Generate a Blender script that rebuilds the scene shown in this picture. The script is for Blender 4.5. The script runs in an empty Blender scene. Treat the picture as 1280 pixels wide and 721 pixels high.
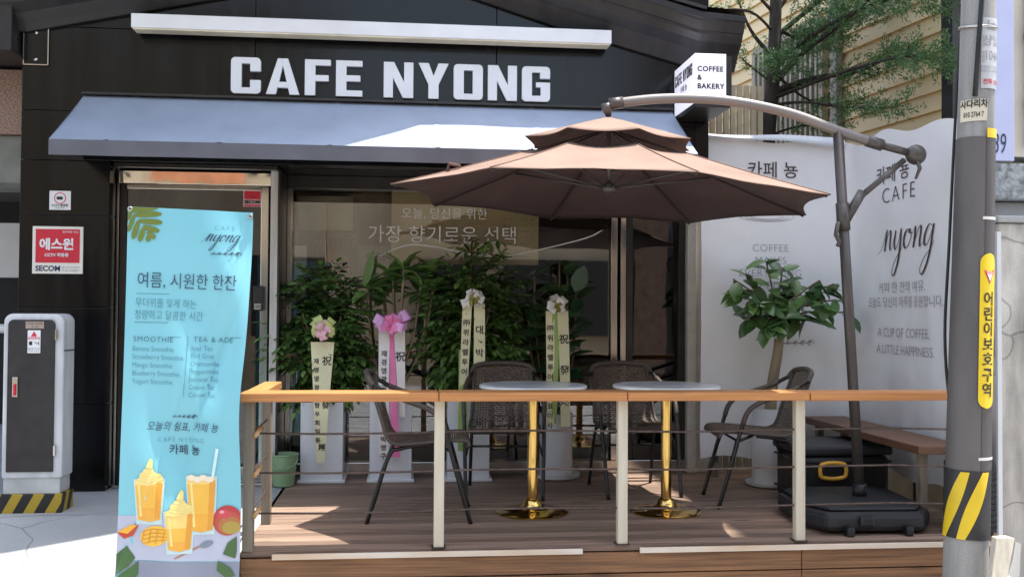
import bpy, bmesh, math, random
from mathutils import Vector, Matrix, noise as mnoise
R_ = math.radians
random.seed(11)
scn = bpy.context.scene
col = scn.collection

# ------------------------------------------------------------------ camera, sky, sun, exposure
TH, PI_, RO = R_(6.0), R_(1.4), .006
fw = Vector((math.sin(TH)*math.cos(PI_), math.cos(TH)*math.cos(PI_), math.sin(PI_)))
rt0 = Vector((math.cos(TH), -math.sin(TH), 0)); up0 = rt0.cross(fw)
rt = (rt0*math.cos(RO) + up0*math.sin(RO)).normalized(); up = rt.cross(fw)
cam = bpy.data.objects.new('camera', bpy.data.cameras.new('camera')); col.objects.link(cam)
M3 = Matrix((rt, up, -fw)).transposed()
cam.matrix_world = Matrix.Translation((0, -6.65, 1.45)) @ M3.to_4x4()
cam.data.sensor_width = 36; cam.data.lens = 1250/1280*36
cam.data.clip_start = .05; cam.data.clip_end = 500
scn.camera = cam

SUN = Vector((.27, 0.0, 1)).normalized()
world = bpy.data.worlds.new('World'); scn.world = world; world.use_nodes = True
wn = world.node_tree.nodes; wl = world.node_tree.links
sky = wn.new('ShaderNodeTexSky'); sky.sky_type = 'NISHITA'; sky.sun_disc = False
sky.sun_elevation = math.asin(SUN.z); sky.sun_rotation = R_(90)
sky.air_density = 1.2; sky.dust_density = 2.0; sky.ozone_density = 1.0
bg = wn['Background']; bg.inputs['Strength'].default_value = .15
hsv = wn.new('ShaderNodeHueSaturation'); hsv.inputs['Saturation'].default_value = .72
wl.new(sky.outputs[0], hsv.inputs['Color']); wl.new(hsv.outputs[0], bg.inputs['Color'])
sl = bpy.data.lights.new('sun', 'SUN'); sl.energy = 2.9; sl.angle = R_(.5); sl.color = (1, .95, .88)
so = bpy.data.objects.new('sun', sl); col.objects.link(so)
so.rotation_euler = (-SUN).to_track_quat('-Z', 'Y').to_euler()
scn.view_settings.view_transform = 'Standard'; scn.view_settings.look = 'None'
scn.view_settings.exposure = 1.55; scn.view_settings.gamma = 1
scn.view_settings.use_curve_mapping = False
scn.cycles.max_bounces = 8; scn.cycles.transparent_max_bounces = 12
scn.cycles.caustics_reflective = False; scn.cycles.caustics_refractive = False
scn.cycles.sample_clamp_indirect = 4

# ------------------------------------------------------------------ materials
def lin(c):
    return tuple(((v/255/12.92) if v/255 <= .04045 else ((v/255+.055)/1.055)**2.4) for v in c)
MATS = {}
def mat(name, c, rough=.6, metal=0, var=.12, scale=6, bump=0, bscale=60, stretch=(1, 1, 1), spec=.5, c2=None, coat=0, rvar=0, detail=5, grain=0, gscale=150):
    """Principled with two-tone noise colour, optional fine grain, bump and roughness variation. c is LINEAR rgb."""
    if name in MATS: return MATS[name]
    m = bpy.data.materials.new(name); m.use_nodes = True
    n = m.node_tree.nodes; l = m.node_tree.links; p = n['Principled BSDF']
    p.inputs['Roughness'].default_value = rough; p.inputs['Metallic'].default_value = metal
    p.inputs['Specular IOR Level'].default_value = spec; p.inputs['Coat Weight'].default_value = coat
    tc = n.new('ShaderNodeTexCoord'); mp = n.new('ShaderNodeMapping'); mp.inputs['Scale'].default_value = stretch
    l.new(tc.outputs['Object'], mp.inputs['Vector'])
    nz = n.new('ShaderNodeTexNoise'); nz.inputs['Scale'].default_value = scale; nz.inputs['Detail'].default_value = detail
    l.new(mp.outputs[0], nz.inputs['Vector'])
    r = n.new('ShaderNodeValToRGB'); r.color_ramp.elements[0].position = .3; r.color_ramp.elements[1].position = .7
    a = c2 if c2 else tuple(v*(1-var*1.6) for v in c); b = c if c2 else tuple(min(1, v*(1+var)) for v in c)
    r.color_ramp.elements[0].color = (*a, 1); r.color_ramp.elements[1].color = (*b, 1)
    l.new(nz.outputs['Fac'], r.inputs['Fac'])
    out = r.outputs['Color']
    if grain:
        g = n.new('ShaderNodeTexNoise'); g.inputs['Scale'].default_value = gscale; g.inputs['Detail'].default_value = 3
        l.new(tc.outputs['Object'], g.inputs['Vector'])
        mr = n.new('ShaderNodeMapRange'); mr.inputs['To Min'].default_value = 1-grain; mr.inputs['To Max'].default_value = 1+grain
        mr.inputs['From Min'].default_value = .3; mr.inputs['From Max'].default_value = .7
        l.new(g.outputs['Fac'], mr.inputs['Value'])
        mx = n.new('ShaderNodeMix'); mx.data_type = 'RGBA'; mx.blend_type = 'MULTIPLY'; mx.inputs['Factor'].default_value = 1
        l.new(out, mx.inputs[6]); l.new(mr.outputs[0], mx.inputs[7]); out = mx.outputs[2]
    l.new(out, p.inputs['Base Color'])
    if rvar:
        mr2 = n.new('ShaderNodeMapRange'); mr2.inputs['To Min'].default_value = max(0, rough-rvar); mr2.inputs['To Max'].default_value = min(1, rough+rvar)
        l.new(nz.outputs['Fac'], mr2.inputs['Value']); l.new(mr2.outputs[0], p.inputs['Roughness'])
    if bump:
        b2 = n.new('ShaderNodeTexNoise'); b2.inputs['Scale'].default_value = bscale; b2.inputs['Detail'].default_value = 4
        l.new(mp.outputs[0], b2.inputs['Vector'])
        bp_ = n.new('ShaderNodeBump'); bp_.inputs['Strength'].default_value = bump; bp_.inputs['Distance'].default_value = .01
        l.new(b2.outputs['Fac'], bp_.inputs['Height']); l.new(bp_.outputs[0], p.inputs['Normal'])
    MATS[name] = m; return m

def wood(name, c, c2, axis='X', scale=1.0, rough=.6, bump=.25, plank=0):
    if name in MATS: return MATS[name]
    st = {'X': (1.4, 45, 45), 'Y': (45, 1.4, 45), 'Z': (45, 45, 1.4)}[axis]
    m = mat(name, c, rough=rough, c2=c2, scale=1.6*scale, stretch=st, bump=bump, bscale=3, detail=7, rvar=.12)
    n = m.node_tree.nodes; l = m.node_tree.links; p = n['Principled BSDF']
    # knots
    tc = n['Texture Coordinate']
    mp = n.new('ShaderNodeMapping'); mp.inputs['Scale'].default_value = {'X': (2, 7, 7), 'Y': (7, 2, 7), 'Z': (7, 7, 2)}[axis]
    l.new(tc.outputs['Object'], mp.inputs['Vector'])
    vo = n.new('ShaderNodeTexVoronoi'); vo.inputs['Scale'].default_value = 1.1; l.new(mp.outputs[0], vo.inputs['Vector'])
    mr = n.new('ShaderNodeMapRange'); mr.inputs['From Min'].default_value = .03; mr.inputs['From Max'].default_value = .2
    mr.inputs['To Min'].default_value = .45; mr.inputs['To Max'].default_value = 1
    l.new(vo.outputs['Distance'], mr.inputs['Value'])
    mx = n.new('ShaderNodeMix'); mx.data_type = 'RGBA'; mx.blend_type = 'MULTIPLY'; mx.inputs['Factor'].default_value = 1
    old = p.inputs['Base Color'].links[0].from_socket
    l.new(old, mx.inputs[6]); l.new(mr.outputs[0], mx.inputs[7]); l.new(mx.outputs[2], p.inputs['Base Color'])
    return m

def leafmat(name, dark, light, rough=.45, trans=.12):
    if name in MATS: return MATS[name]
    m = bpy.data.materials.new(name); m.use_nodes = True
    n = m.node_tree.nodes; l = m.node_tree.links; p = n['Principled BSDF']
    g = n.new('ShaderNodeNewGeometry'); r = n.new('ShaderNodeValToRGB')
    r.color_ramp.elements[0].color = (*dark, 1); r.color_ramp.elements[1].color = (*light, 1)
    l.new(g.outputs['Random Per Island'], r.inputs['Fac']); l.new(r.outputs[0], p.inputs['Base Color'])
    p.inputs['Roughness'].default_value = rough
    t = n.new('ShaderNodeBsdfTranslucent'); l.new(r.outputs[0], t.inputs['Color'])
    mx = n.new('ShaderNodeMixShader'); mx.inputs[0].default_value = trans
    l.new(p.outputs[0], mx.inputs[1]); l.new(t.outputs[0], mx.inputs[2]); l.new(mx.outputs[0], n['Material Output'].inputs['Surface'])
    MATS[name] = m; return m

def glassmat(name, tint=(.5, .5, .48), refl=1.0, rough=.0):
    m = bpy.data.materials.new(name); m.use_nodes = True
    n = m.node_tree.nodes; l = m.node_tree.links; n.remove(n['Principled BSDF'])
    tr = n.new('ShaderNodeBsdfTransparent'); tr.inputs['Color'].default_value = (*tint, 1)
    gl = n.new('ShaderNodeBsdfGlossy'); gl.inputs['Roughness'].default_value = rough; gl.inputs['Color'].default_value = (.9, .92, .95, 1)
    fr = n.new('ShaderNodeFresnel'); fr.inputs['IOR'].default_value = 1.5
    mu = n.new('ShaderNodeMath'); mu.operation = 'MULTIPLY_ADD'; mu.inputs[1].default_value = refl; mu.inputs[2].default_value = .03; mu.use_clamp = True
    nz = n.new('ShaderNodeTexNoise'); nz.inputs['Scale'].default_value = .9
    bp_ = n.new('ShaderNodeBump'); bp_.inputs['Strength'].default_value = .06; bp_.inputs['Distance'].default_value = .05
    l.new(nz.outputs['Fac'], bp_.inputs['Height']); l.new(bp_.outputs[0], gl.inputs['Normal'])
    l.new(fr.outputs[0], mu.inputs[0])
    mx = n.new('ShaderNodeMixShader'); l.new(mu.outputs[0], mx.inputs[0]); l.new(tr.outputs[0], mx.inputs[1]); l.new(gl.outputs[0], mx.inputs[2])
    l.new(mx.outputs[0], n['Material Output'].inputs['Surface'])
    MATS[name] = m; return m

def emit(name, c, s):
    m = bpy.data.materials.new(name); m.use_nodes = True
    p = m.node_tree.nodes['Principled BSDF']; p.inputs['Base Color'].default_value = (*c, 1)
    p.inputs['Emission Color'].default_value = (*c, 1); p.inputs['Emission Strength'].default_value = s
    return m

granite = mat('black_granite', (.0065, .0066, .007), rough=.17, var=.35, scale=2.2, stretch=(5, 5, .5), grain=.3, gscale=260, rvar=.11, spec=.33)
granite_lo = mat('dark_joint', (.006, .006, .006), rough=.8)
cornice_m = mat('dark_metal_roof', (.020, .018, .017), rough=.45, var=.3, scale=4, stretch=(3, 1, 1), rvar=.15)
brown_granite = mat('brown_granite', (.30, .19, .14), rough=.5, var=.4, scale=90, detail=2)
white_paint = mat('white_paint', (.78, .79, .8), rough=.4, var=.04, scale=5)
off_white = mat('off_white', (.74, .72, .66), rough=.5, var=.08, scale=9)
sign_white = mat('sign_letter_white', (.8, .81, .83), rough=.35, var=.02)
awning_m = mat('awning_fabric', (.37, .43, .54), rough=.75, var=.06, scale=4, bump=.08, bscale=300)
awning_v = mat('awning_valance', (.12, .123, .14), rough=.7, var=.08, scale=6, bump=.06, bscale=300)
steel = mat('stainless', (.58, .55, .51), rough=.16, metal=1, var=.06, scale=2, stretch=(8, 8, 1), rvar=.05)
steel_dk = mat('dark_frame', (.05, .047, .044), rough=.35, metal=.6, var=.15)
mirror_m = mat('polished_transom', (.75, .70, .64), rough=.03, metal=1, var=.02, bump=.35, bscale=1.2)
black_pl = mat('black_plastic', (.012, .012, .014), rough=.42, var=.2, scale=8, bump=.08, bscale=200)
black_pl2 = mat('dark_rubber', (.02, .021, .024), rough=.5, var=.25, scale=5, bump=.12, bscale=90)
ink = mat('black_ink', (.02, .018, .02), rough=.6, var=.05)
ink_brown = mat('brown_ink', (.06, .04, .045), rough=.7, var=.05)
ink_grey = mat('grey_ink', (.33, .32, .33), rough=.7, var=.05)
ink_navy = mat('navy_ink', (.03, .055, .11), rough=.6, var=.05)
ink_teal = mat('pale_teal_ink', (.07, .20, .25), rough=.6, var=.05)
red_m = mat('sign_red', (.62, .02, .045), rough=.4, var=.05)
cyan_m = mat('cyan_vinyl', (.24, .60, .68), rough=.4, var=.05, scale=2, c2=(.20, .54, .62))
yellow_m = mat('safety_yellow', (.80, .55, .02), rough=.45, var=.08, scale=8)
cloth_m = mat('banner_cloth', (.89, .885, .88), rough=.7, var=.03, scale=2.5, c2=(.83, .825, .82))
brass = mat('brass', (.80, .52, .16), rough=.12, metal=1, var=.08, scale=5, rvar=.06)
marble = mat('table_top', (.84, .84, .82), rough=.22, var=.1, scale=7)
wicker = mat('wicker', (.13, .09, .062), rough=.55, var=.35, scale=60, bump=.3, bscale=200)
tube_dk = mat('dark_tube', (.014, .013, .013), rough=.35, var=.1)
tube_br = mat('wrapped_arm', (.095, .074, .058), rough=.5, var=.3, scale=120, stretch=(1, 1, 3), bump=.3, bscale=160)
pole_um = mat('umbrella_pole', (.105, .092, .083), rough=.38, metal=.4, var=.08)
canopy_m = mat('umbrella_canvas', (.255, .168, .128), rough=.88, var=.10, scale=4, bump=.10, bscale=350)
conc = mat('concrete', (.40, .40, .39), rough=.9, var=.14, scale=3, bump=.2, bscale=120, grain=.12)
conc_wall = mat('stained_concrete', (.70, .66, .58), rough=.9, c2=(.26, .24, .21), scale=4.5, stretch=(1.5, 1, .5), bump=.25, bscale=50, grain=.12, detail=8)
pole_gr = mat('pole_concrete', (.40, .39, .365), rough=.85, c2=(.22, .215, .205), scale=7, stretch=(1.6, 1.6, .18), bump=.1, grain=.1)
pole_dk = mat('pole_dark_wrap', (.125, .113, .106), rough=.6, var=.18, scale=5, stretch=(1, 1, .3), bump=.05)
wood_rail = wood('rail_wood', (.60, .265, .09), (.44, .18, .055), 'X', rough=.45)
wood_rail_y = wood('rail_wood_return', (.62, .31, .11), (.48, .21, .065), 'Y', rough=.45)
wood_fascia = wood('fascia_wood', (.34, .17, .075), (.14, .065, .03), 'X', rough=.6, bump=.5)
wood_bench = wood('bench_wood', (.20, .095, .05), (.12, .06, .035), 'Y', rough=.5)
wood_grey = wood('weathered_wood', (.30, .25, .19), (.19, .155, .115), 'Z', rough=.75)
rust = mat('rusty_rod', (.11, .075, .06), rough=.6, metal=.3, var=.3, scale=30)
leaf_d = leafmat('leaf_dark', (.038, .088, .022), (.18, .31, .075), rough=.42)
leaf_l = leafmat('leaf_light', (.07, .16, .04), (.27, .43, .12), rough=.4, trans=.25)
leaf_r = leafmat('leaf_rubber', (.026, .066, .028), (.09, .17, .065), rough=.28, trans=.05)
leaf_f = leafmat('leaf_ficus', (.035, .09, .028), (.13, .25, .07), rough=.3, trans=.1)
leaf_c = leafmat('leaf_conifer', (.04, .11, .04), (.18, .31, .11), rough=.55, trans=.15)
bark = mat('bark', (.055, .042, .034), rough=.9, var=.4, scale=14, stretch=(1, 1, .3), bump=.6, bscale=25)
bark_pale = mat('pale_bark', (.33, .25, .16), rough=.8, var=.25, scale=12, stretch=(1, 1, .4), bump=.3, bscale=30)
stem_m = mat('stem', (.16, .115, .06), rough=.7, var=.25, scale=20)
rib_cream = mat('cream_ribbon', (.80, .76, .48), rough=.4, var=.06, scale=6)
rib_green = mat('green_ribbon', (.33, .48, .13), rough=.4, var=.06)
rib_white = mat('white_ribbon', (.82, .78, .74), rough=.4, var=.05)
rib_pink = mat('pink_ribbon', (.85, .22, .45), rough=.35, var=.1)
rib_lilac = mat('lilac_ribbon', (.75, .40, .72), rough=.35, var=.1)
siding_m = mat('beige_siding', (.88, .66, .36), rough=.55, var=.06, scale=1.5, stretch=(1, .3, 3))
glass = glassmat('window_glass', (.95, .94, .91), 1.8)
glass_dk = glassmat('dark_glass', (.30, .29, .27), 1.5)

# ------------------------------------------------------------------ mesh helpers
class MB:
    def __init__(s): s.v = []; s.f = []; s.mi = []
    def add(s, vs, fs, m=0):
        o = len(s.v); s.v += [tuple(v) for v in vs]
        for f in fs: s.f.append(tuple(i+o for i in f)); s.mi.append(m)
        return s
    def box(s, x0, x1, y0, y1, z0, z1, m=0):
        vs = [(x, y, z) for z in (z0, z1) for y in (y0, y1) for x in (x0, x1)]
        return s.add(vs, [(0, 2, 3, 1), (4, 5, 7, 6), (0, 1, 5, 4), (2, 6, 7, 3), (0, 4, 6, 2), (1, 3, 7, 5)], m)
    def beam(s, a, b, w, h, m=0, upv=(0, 0, 1)):
        a = Vector(a); b = Vector(b); d = (b-a).normalized(); u = Vector(upv); x = d.cross(u)
        if x.length < 1e-4: x = Vector((1, 0, 0))
        x.normalize(); u = x.cross(d)
        vs = [p + x*(w/2*i) + u*(h/2*j) for p in (a, b) for j in (-1, 1) for i in (-1, 1)]
        return s.add(vs, [(0, 1, 3, 2), (4, 6, 7, 5), (0, 4, 5, 1), (2, 3, 7, 6), (0, 2, 6, 4), (1, 5, 7, 3)], m)
    def tube(s, pts, r, n=8, m=0, cap=True, closed=False):
        pts = [Vector(p) for p in pts]; k = len(pts)
        rr = r if isinstance(r, (list, tuple)) else [r]*k
        ref = None; rings = []
        for i, p in enumerate(pts):
            if closed: d = pts[(i+1) % k]-pts[i-1]
            else: d = pts[min(i+1, k-1)]-pts[max(i-1, 0)]
            d.normalize()
            if ref is None:
                ref = Vector((0, 0, 1)) if abs(d.z) < .9 else Vector((1, 0, 0))
            x = (ref - d*ref.dot(d)).normalized(); ref = x; y = d.cross(x)
            rings.append([p + (x*math.cos(2*math.pi*j/n)+y*math.sin(2*math.pi*j/n))*rr[i] for j in range(n)])
        vs = [q for ring in rings for q in ring]; fs = []
        for i in range(k if closed else k-1):
            a = i*n; b = ((i+1) % k)*n
            for j in range(n): fs.append((a+j, a+(j+1) % n, b+(j+1) % n, b+j))
        if cap and not closed:
            fs.append(tuple(range(n))[::-1]); fs.append(tuple((k-1)*n+j for j in range(n)))
        return s.add(vs, fs, m)
    def lathe(s, prof, c, n=32, m=0):
        vs = []; fs = []; k = len(prof)
        for r, z in prof:
            for j in range(n):
                a = 2*math.pi*j/n; vs.append((c[0]+r*math.cos(a), c[1]+r*math.sin(a), c[2]+z))
        for i in range(k-1):
            for j in range(n): fs.append((i*n+j, i*n+(j+1) % n, (i+1)*n+(j+1) % n, (i+1)*n+j))
        fs.append(tuple(range(n))[::-1]); fs.append(tuple((k-1)*n+j for j in range(n)))
        return s.add(vs, fs, m)
    def prism(s, poly, fn, d0, d1, m=0):
        """2-D polygon (list of (a,b)) pushed through fn(a,b,d) for depths d0..d1."""
        n = len(poly)
        vs = [fn(a, b, d0) for a, b in poly] + [fn(a, b, d1) for a, b in poly]
        fs = [tuple(range(n)), tuple(range(2*n-1, n-1, -1))] + [(i, i+n, (i+1) % n+n, (i+1) % n) for i in range(n)]
        return s.add(vs, fs, m)
    def sheet(s, fn, nu, nv, m=0):
        vs = [fn(i/nu, j/nv) for j in range(nv+1) for i in range(nu+1)]
        fs = [(j*(nu+1)+i, j*(nu+1)+i+1, (j+1)*(nu+1)+i+1, (j+1)*(nu+1)+i) for j in range(nv) for i in range(nu)]
        return s.add(vs, fs, m)
    def build(s, name, mats, parent=None, smooth=False, bevel=0, fix=True, auto=None):
        me = bpy.data.meshes.new(name); me.from_pydata(s.v, [], s.f)
        if not isinstance(mats, (list, tuple)): mats = [mats]
        for m in mats: me.materials.append(m)
        if len(mats) > 1: me.polygons.foreach_set('material_index', s.mi)
        if fix:
            bm = bmesh.new(); bm.from_mesh(me); bmesh.ops.recalc_face_normals(bm, faces=bm.faces); bm.to_mesh(me); bm.free()
        if smooth: me.polygons.foreach_set('use_smooth', [True]*len(me.polygons))
        me.update()
        if smooth and auto: me.set_sharp_from_angle(angle=R_(auto))
        o = bpy.data.objects.new(name, me); col.objects.link(o)
        if parent is not None:
            o.parent = parent
            if parent.type == 'EMPTY': o.matrix_parent_inverse = Matrix.Translation(-parent.location)
        if bevel:
            b = o.modifiers.new('bevel', 'BEVEL'); b.width = bevel; b.segments = 2; b.limit_method = 'ANGLE'; b.angle_limit = R_(40)
        return o

def tag(o, label=None, cat=None, group=None, kind=None):
    if label: o['label'] = label
    if cat: o['category'] = cat
    if group: o['group'] = group
    if kind: o['kind'] = kind
    return o
def thing(name, label, cat, loc=(0, 0, 0), group=None):
    o = bpy.data.objects.new(name, None); col.objects.link(o); o.location = loc; o.empty_display_size = .1
    return tag(o, label, cat, group)
def copy_thing(root, loc, rz, label):
    r = root.copy(); col.objects.link(r); r.location = loc; r.rotation_euler = (0, 0, rz); r['label'] = label
    for ch in root.children:
        c = ch.copy(); col.objects.link(c); c.parent = r
        for g in ch.children:
            d = g.copy(); col.objects.link(d); d.parent = c
    return r

_tc = {}
def text2d(s, size, align='CENTER', weight=0.0, spacing=1.0, line=1.0, shear=0.0):
    """letters as flat 2-D polygons (built-in font), returned as verts and faces."""
    key = (s, size, align, weight, spacing, line, shear)
    if key in _tc: return _tc[key]
    cu = bpy.data.curves.new('t', 'FONT'); cu.body = s; cu.size = size; cu.align_x = align; cu.align_y = 'CENTER'
    cu.offset = weight; cu.space_character = spacing; cu.space_line = line; cu.resolution_u = 3; cu.shear = shear
    o = bpy.data.objects.new('t', cu); col.objects.link(o)
    dg = bpy.context.evaluated_depsgraph_get(); dg.update()
    me = bpy.data.meshes.new_from_object(o.evaluated_get(dg))
    vs = [(v.co.x, v.co.y) for v in me.vertices]; fs = [tuple(p.vertices) for p in me.polygons]
    bpy.data.objects.remove(o); bpy.data.curves.remove(cu); bpy.data.meshes.remove(me)
    _tc[key] = (vs, fs); return _tc[key]
def put_text(mb, s, size, fn, a=0, b=0, m=0, sx=1.0, **k):
    vs, fs = text2d(s, size, **k)
    mb.add([fn(a+x*sx, b+y) for x, y in vs], fs, m)
    return mb
def plane_fn(o, X, Y, off=.002):
    o = Vector(o); X = Vector(X).normalized(); Y = Vector(Y).normalized(); N = X.cross(Y)*off
    return lambda a, b, d=0: o + X*a + Y*b + N + X.cross(Y)*d

def catmull(pts, n=10):
    P = [Vector((*p, 0)) if len(p) == 2 else Vector(p) for p in pts]; out = []
    for i in range(len(P)-1):
        p0 = P[max(i-1, 0)]; p1 = P[i]; p2 = P[i+1]; p3 = P[min(i+2, len(P)-1)]
        for j in range(n):
            t = j/n
            out.append(.5*((2*p1)+(p2-p0)*t+(2*p0-5*p1+4*p2-p3)*t*t+(3*p1-p0-3*p2+p3)*t**3))
    out.append(P[-1]); return out
def stroke(mb, pts, w, fn, m=0, n=8, taper=True, slant=True):
    """pen stroke: a ribbon along a smooth 2-D line, thick going down, thin going up."""
    c = catmull(pts, n); k = len(c); vs = []; fs = []
    for i, p in enumerate(c):
        d = (c[min(i+1, k-1)]-c[max(i-1, 0)]);
        if d.length < 1e-9: d = Vector((1, 0, 0))
        d.normalize(); nn = Vector((-d.y, d.x, 0))
        ww = w*(.35+.65*max(0, -d.y)) if slant else w
        if taper: ww *= min(1, .4+4*min(i, k-1-i)/k)
        vs += [fn(*(p+nn*ww/2)[:2]), fn(*(p-nn*ww/2)[:2])]
    for i in range(k-1): fs.append((2*i, 2*i+1, 2*i+3, 2*i+2))
    mb.add(vs, fs, m)
def nyong(mb, s, fn, a, b, w, m=0, sx=1.0, sh=.35):
    """the shop's handwritten word, x-height 1 unit = s, drawn from pen strokes."""
    f = lambda x, y: fn(a+(x+y*sh)*s*sx, b+y*s)
    L = [[(-.75, -.1), (-.35, .15), (0, .9), (.08, 1.0), (.02, .4), (0, 0), (.12, .5), (.4, .95), (.52, .85), (.5, .3), (.58, .02), (.8, .2)],
         [(.8, .2), (1.0, .95), (.95, .4), (1.1, .03), (1.35, .3), (1.55, .98), (1.55, .2), (1.45, -.7), (1.2, -1.25), (.98, -1.1), (1.15, -.6), (1.6, -.05), (1.85, .25)],
         [(2.35, .9), (2.05, .85), (1.88, .4), (2.02, .03), (2.3, .15), (2.48, .55), (2.35, .9), (2.3, .75), (2.6, .7)],
         [(2.6, .7), (2.78, .98), (2.78, .4), (2.75, 0), (2.88, .5), (3.15, .95), (3.28, .85), (3.25, .3), (3.34, .02), (3.55, .2)],
         [(4.2, .85), (3.9, .98), (3.65, .55), (3.7, .1), (3.95, .1), (4.2, .7), (4.25, .95), (4.25, .1), (4.12, -.8), (3.85, -1.3), (3.6, -1.1), (3.8, -.6), (4.3, -.05), (4.5, .2)]]
    for st in L: stroke(mb, st, w, f, m, n=7)
def sprig(mb, s, fn, a, b, m=0, n=5):
    for i in range(n):
        x = i*s; k = .5+.6*(i/n)
        poly = [(0, 0), (.5*s*k, .45*s*k), (1.1*s*k, .5*s*k), (.55*s*k, .12*s*k)]
        mb.add([fn(a+x+p[0], b+p[1]) for p in poly], [(0, 1, 2, 3)], m)
        mb.add([fn(a+x+p[0]*.8, b-p[1]*.6) for p in poly], [(0, 1, 2, 3)], m)
    stroke(mb, [(a-s*.3, b-.1*s), (a+n*s*.5, b+.02*s), (a+n*s*1.05, b+.1*s)], s*.12, fn, m, taper=False, slant=False)

# ------------------------------------------------------------------ the setting
D = .30                      # deck and doorstep height
def gz(y):                   # doorstep apron falling to the street
    return D if y > -.78 else (D-(-.78-y)*.165 if y > -2.6 else 0)
asphalt = mat('street_concrete', (.30, .30, .295), rough=.95, var=.2, scale=4, bump=.3, bscale=200, grain=.2)
apron_m = mat('apron_concrete', (.46, .465, .465), rough=.85, c2=(.34, .35, .36), scale=1.7, bump=.15, bscale=150, grain=.1, detail=9)
g = MB().add([(-150, -150, 0), (150, -150, 0), (150, 150, 0), (-150, 150, 0)], [(0, 1, 2, 3)]).build('ground', asphalt); tag(g, kind='structure')
def cracks(m, scale, width, depth):
    n = m.node_tree.nodes; l = m.node_tree.links; p = n['Principled BSDF']
    vo = n.new('ShaderNodeTexVoronoi'); vo.feature = 'DISTANCE_TO_EDGE'; vo.inputs['Scale'].default_value = scale
    nw = n.new('ShaderNodeTexNoise'); nw.inputs['Scale'].default_value = 5
    va = n.new('ShaderNodeVectorMath'); va.operation = 'MULTIPLY_ADD'; va.inputs[1].default_value = (.4, .4, .4)
    l.new(nw.outputs['Color'], va.inputs[0]); l.new(n['Texture Coordinate'].outputs['Object'], va.inputs[2]); l.new(va.outputs[0], vo.inputs['Vector'])
    mr = n.new('ShaderNodeMapRange'); mr.inputs['From Max'].default_value = width; mr.inputs['To Min'].default_value = depth; l.new(vo.outputs['Distance'], mr.inputs['Value'])
    mx = n.new('ShaderNodeMix'); mx.data_type = 'RGBA'; mx.blend_type = 'MULTIPLY'; mx.inputs[0].default_value = 1
    o = p.inputs['Base Color'].links[0].from_socket; l.new(o, mx.inputs[6]); l.new(mr.outputs[0], mx.inputs[7]); l.new(mx.outputs[2], p.inputs['Base Color'])
cracks(apron_m, .9, .006, .45)
ap = MB(); ys = [6, -.78, -1.2, -1.6, -2.0, -2.595, -2.6]
for i in range(len(ys)-1):
    y0, y1 = ys[i], ys[i+1]; z0, z1 = gz(y0)-.004, gz(y1)-.004
    if y1 == -2.6: z1 = .0
    ap.add([(-8, y0, z0), (-.80, y0, z0), (-.80, y1, max(z1, .004)), (-8, y1, max(z1, .004))], [(0, 1, 2, 3)])
a = ap.build('pavement', apron_m); tag(a, kind='structure')

# ---- timber deck
dk = thing('wooden_deck', 'raised brown timber deck in front of the cafe window with board edge facing the street', 'deck', (1, -.7, 0))
def deck_mat():
    m = wood('deck_boards', (.385, .262, .188), (.185, .12, .088), 'X', rough=.62, bump=.3)
    n = m.node_tree.nodes; l = m.node_tree.links; p = n['Principled BSDF']
    tc = n['Texture Coordinate']; sp = n.new('ShaderNodeSeparateXYZ'); l.new(tc.outputs['Object'], sp.inputs[0])
    w = n.new('ShaderNodeMath'); w.operation = 'MULTIPLY'; w.inputs[1].default_value = 1/.0945; l.new(sp.outputs['Y'], w.inputs[0])
    fl = n.new('ShaderNodeMath'); fl.operation = 'FLOOR'; l.new(w.outputs[0], fl.inputs[0])
    wn_ = n.new('ShaderNodeTexWhiteNoise'); wn_.noise_dimensions = '1D'; l.new(fl.outputs[0], wn_.inputs['W'])
    mr = n.new('ShaderNodeMapRange'); mr.inputs['To Min'].default_value = .72; mr.inputs['To Max'].default_value = 1.25; l.new(wn_.outputs['Value'], mr.inputs['Value'])
    mx = n.new('ShaderNodeMix'); mx.data_type = 'RGBA'; mx.blend_type = 'MULTIPLY'; mx.inputs['Factor'].default_value = 1
    old = p.inputs['Base Color'].links[0].from_socket
    l.new(old, mx.inputs[6]); l.new(mr.outputs[0], mx.inputs[7]); l.new(mx.outputs[2], p.inputs['Base Color'])
    return m
fl = MB()
for i in range(25):
    y = -1.72+i*.0945
    fl.box(-.78, 3.15, y, y+.0895, D-.03, D)
fl.build('floor_boards', deck_mat(), dk, bevel=.003)
MB().box(-.77, 3.14, -1.70, .64, .0, D-.035).build('sub_frame', mat('dark_timber', (.03, .022, .018), rough=.9), dk)
for z0, z1 in ((.168, .266), (.062, .162), (.002, .056)):
    MB().box(-.78, 1.995, -1.745, -1.72, z0, z1).build('fascia_board', wood_fascia, dk, bevel=.003)
    MB().box(1.999, 3.15, -1.745, -1.72, z0, z1).build('fascia_board', wood_fascia, dk, bevel=.003)
MB().box(-.805, -.781, -1.745, .4, .02, .266).build('side_board', wood_fascia, dk, bevel=.003)
for x0, x1 in ((-.63, .872), (1.16, 3.0)):
    t_ = MB(); n_ = 14
    t_.sheet(lambda u, v: (x0+(x1-x0)*u, -1.7465-.012*(v > .5), .262+.032*v), n_, 1)
    tt = MB().box(x0, x1, -1.762, -1.7465, .262+.004, .292)
    tt.build('trim_strip', mat('bare_trim', (.78, .74, .66), rough=.6, c2=(.62, .42, .25), scale=1.6, stretch=(1, 4, 4)), dk, bevel=.002)

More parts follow.
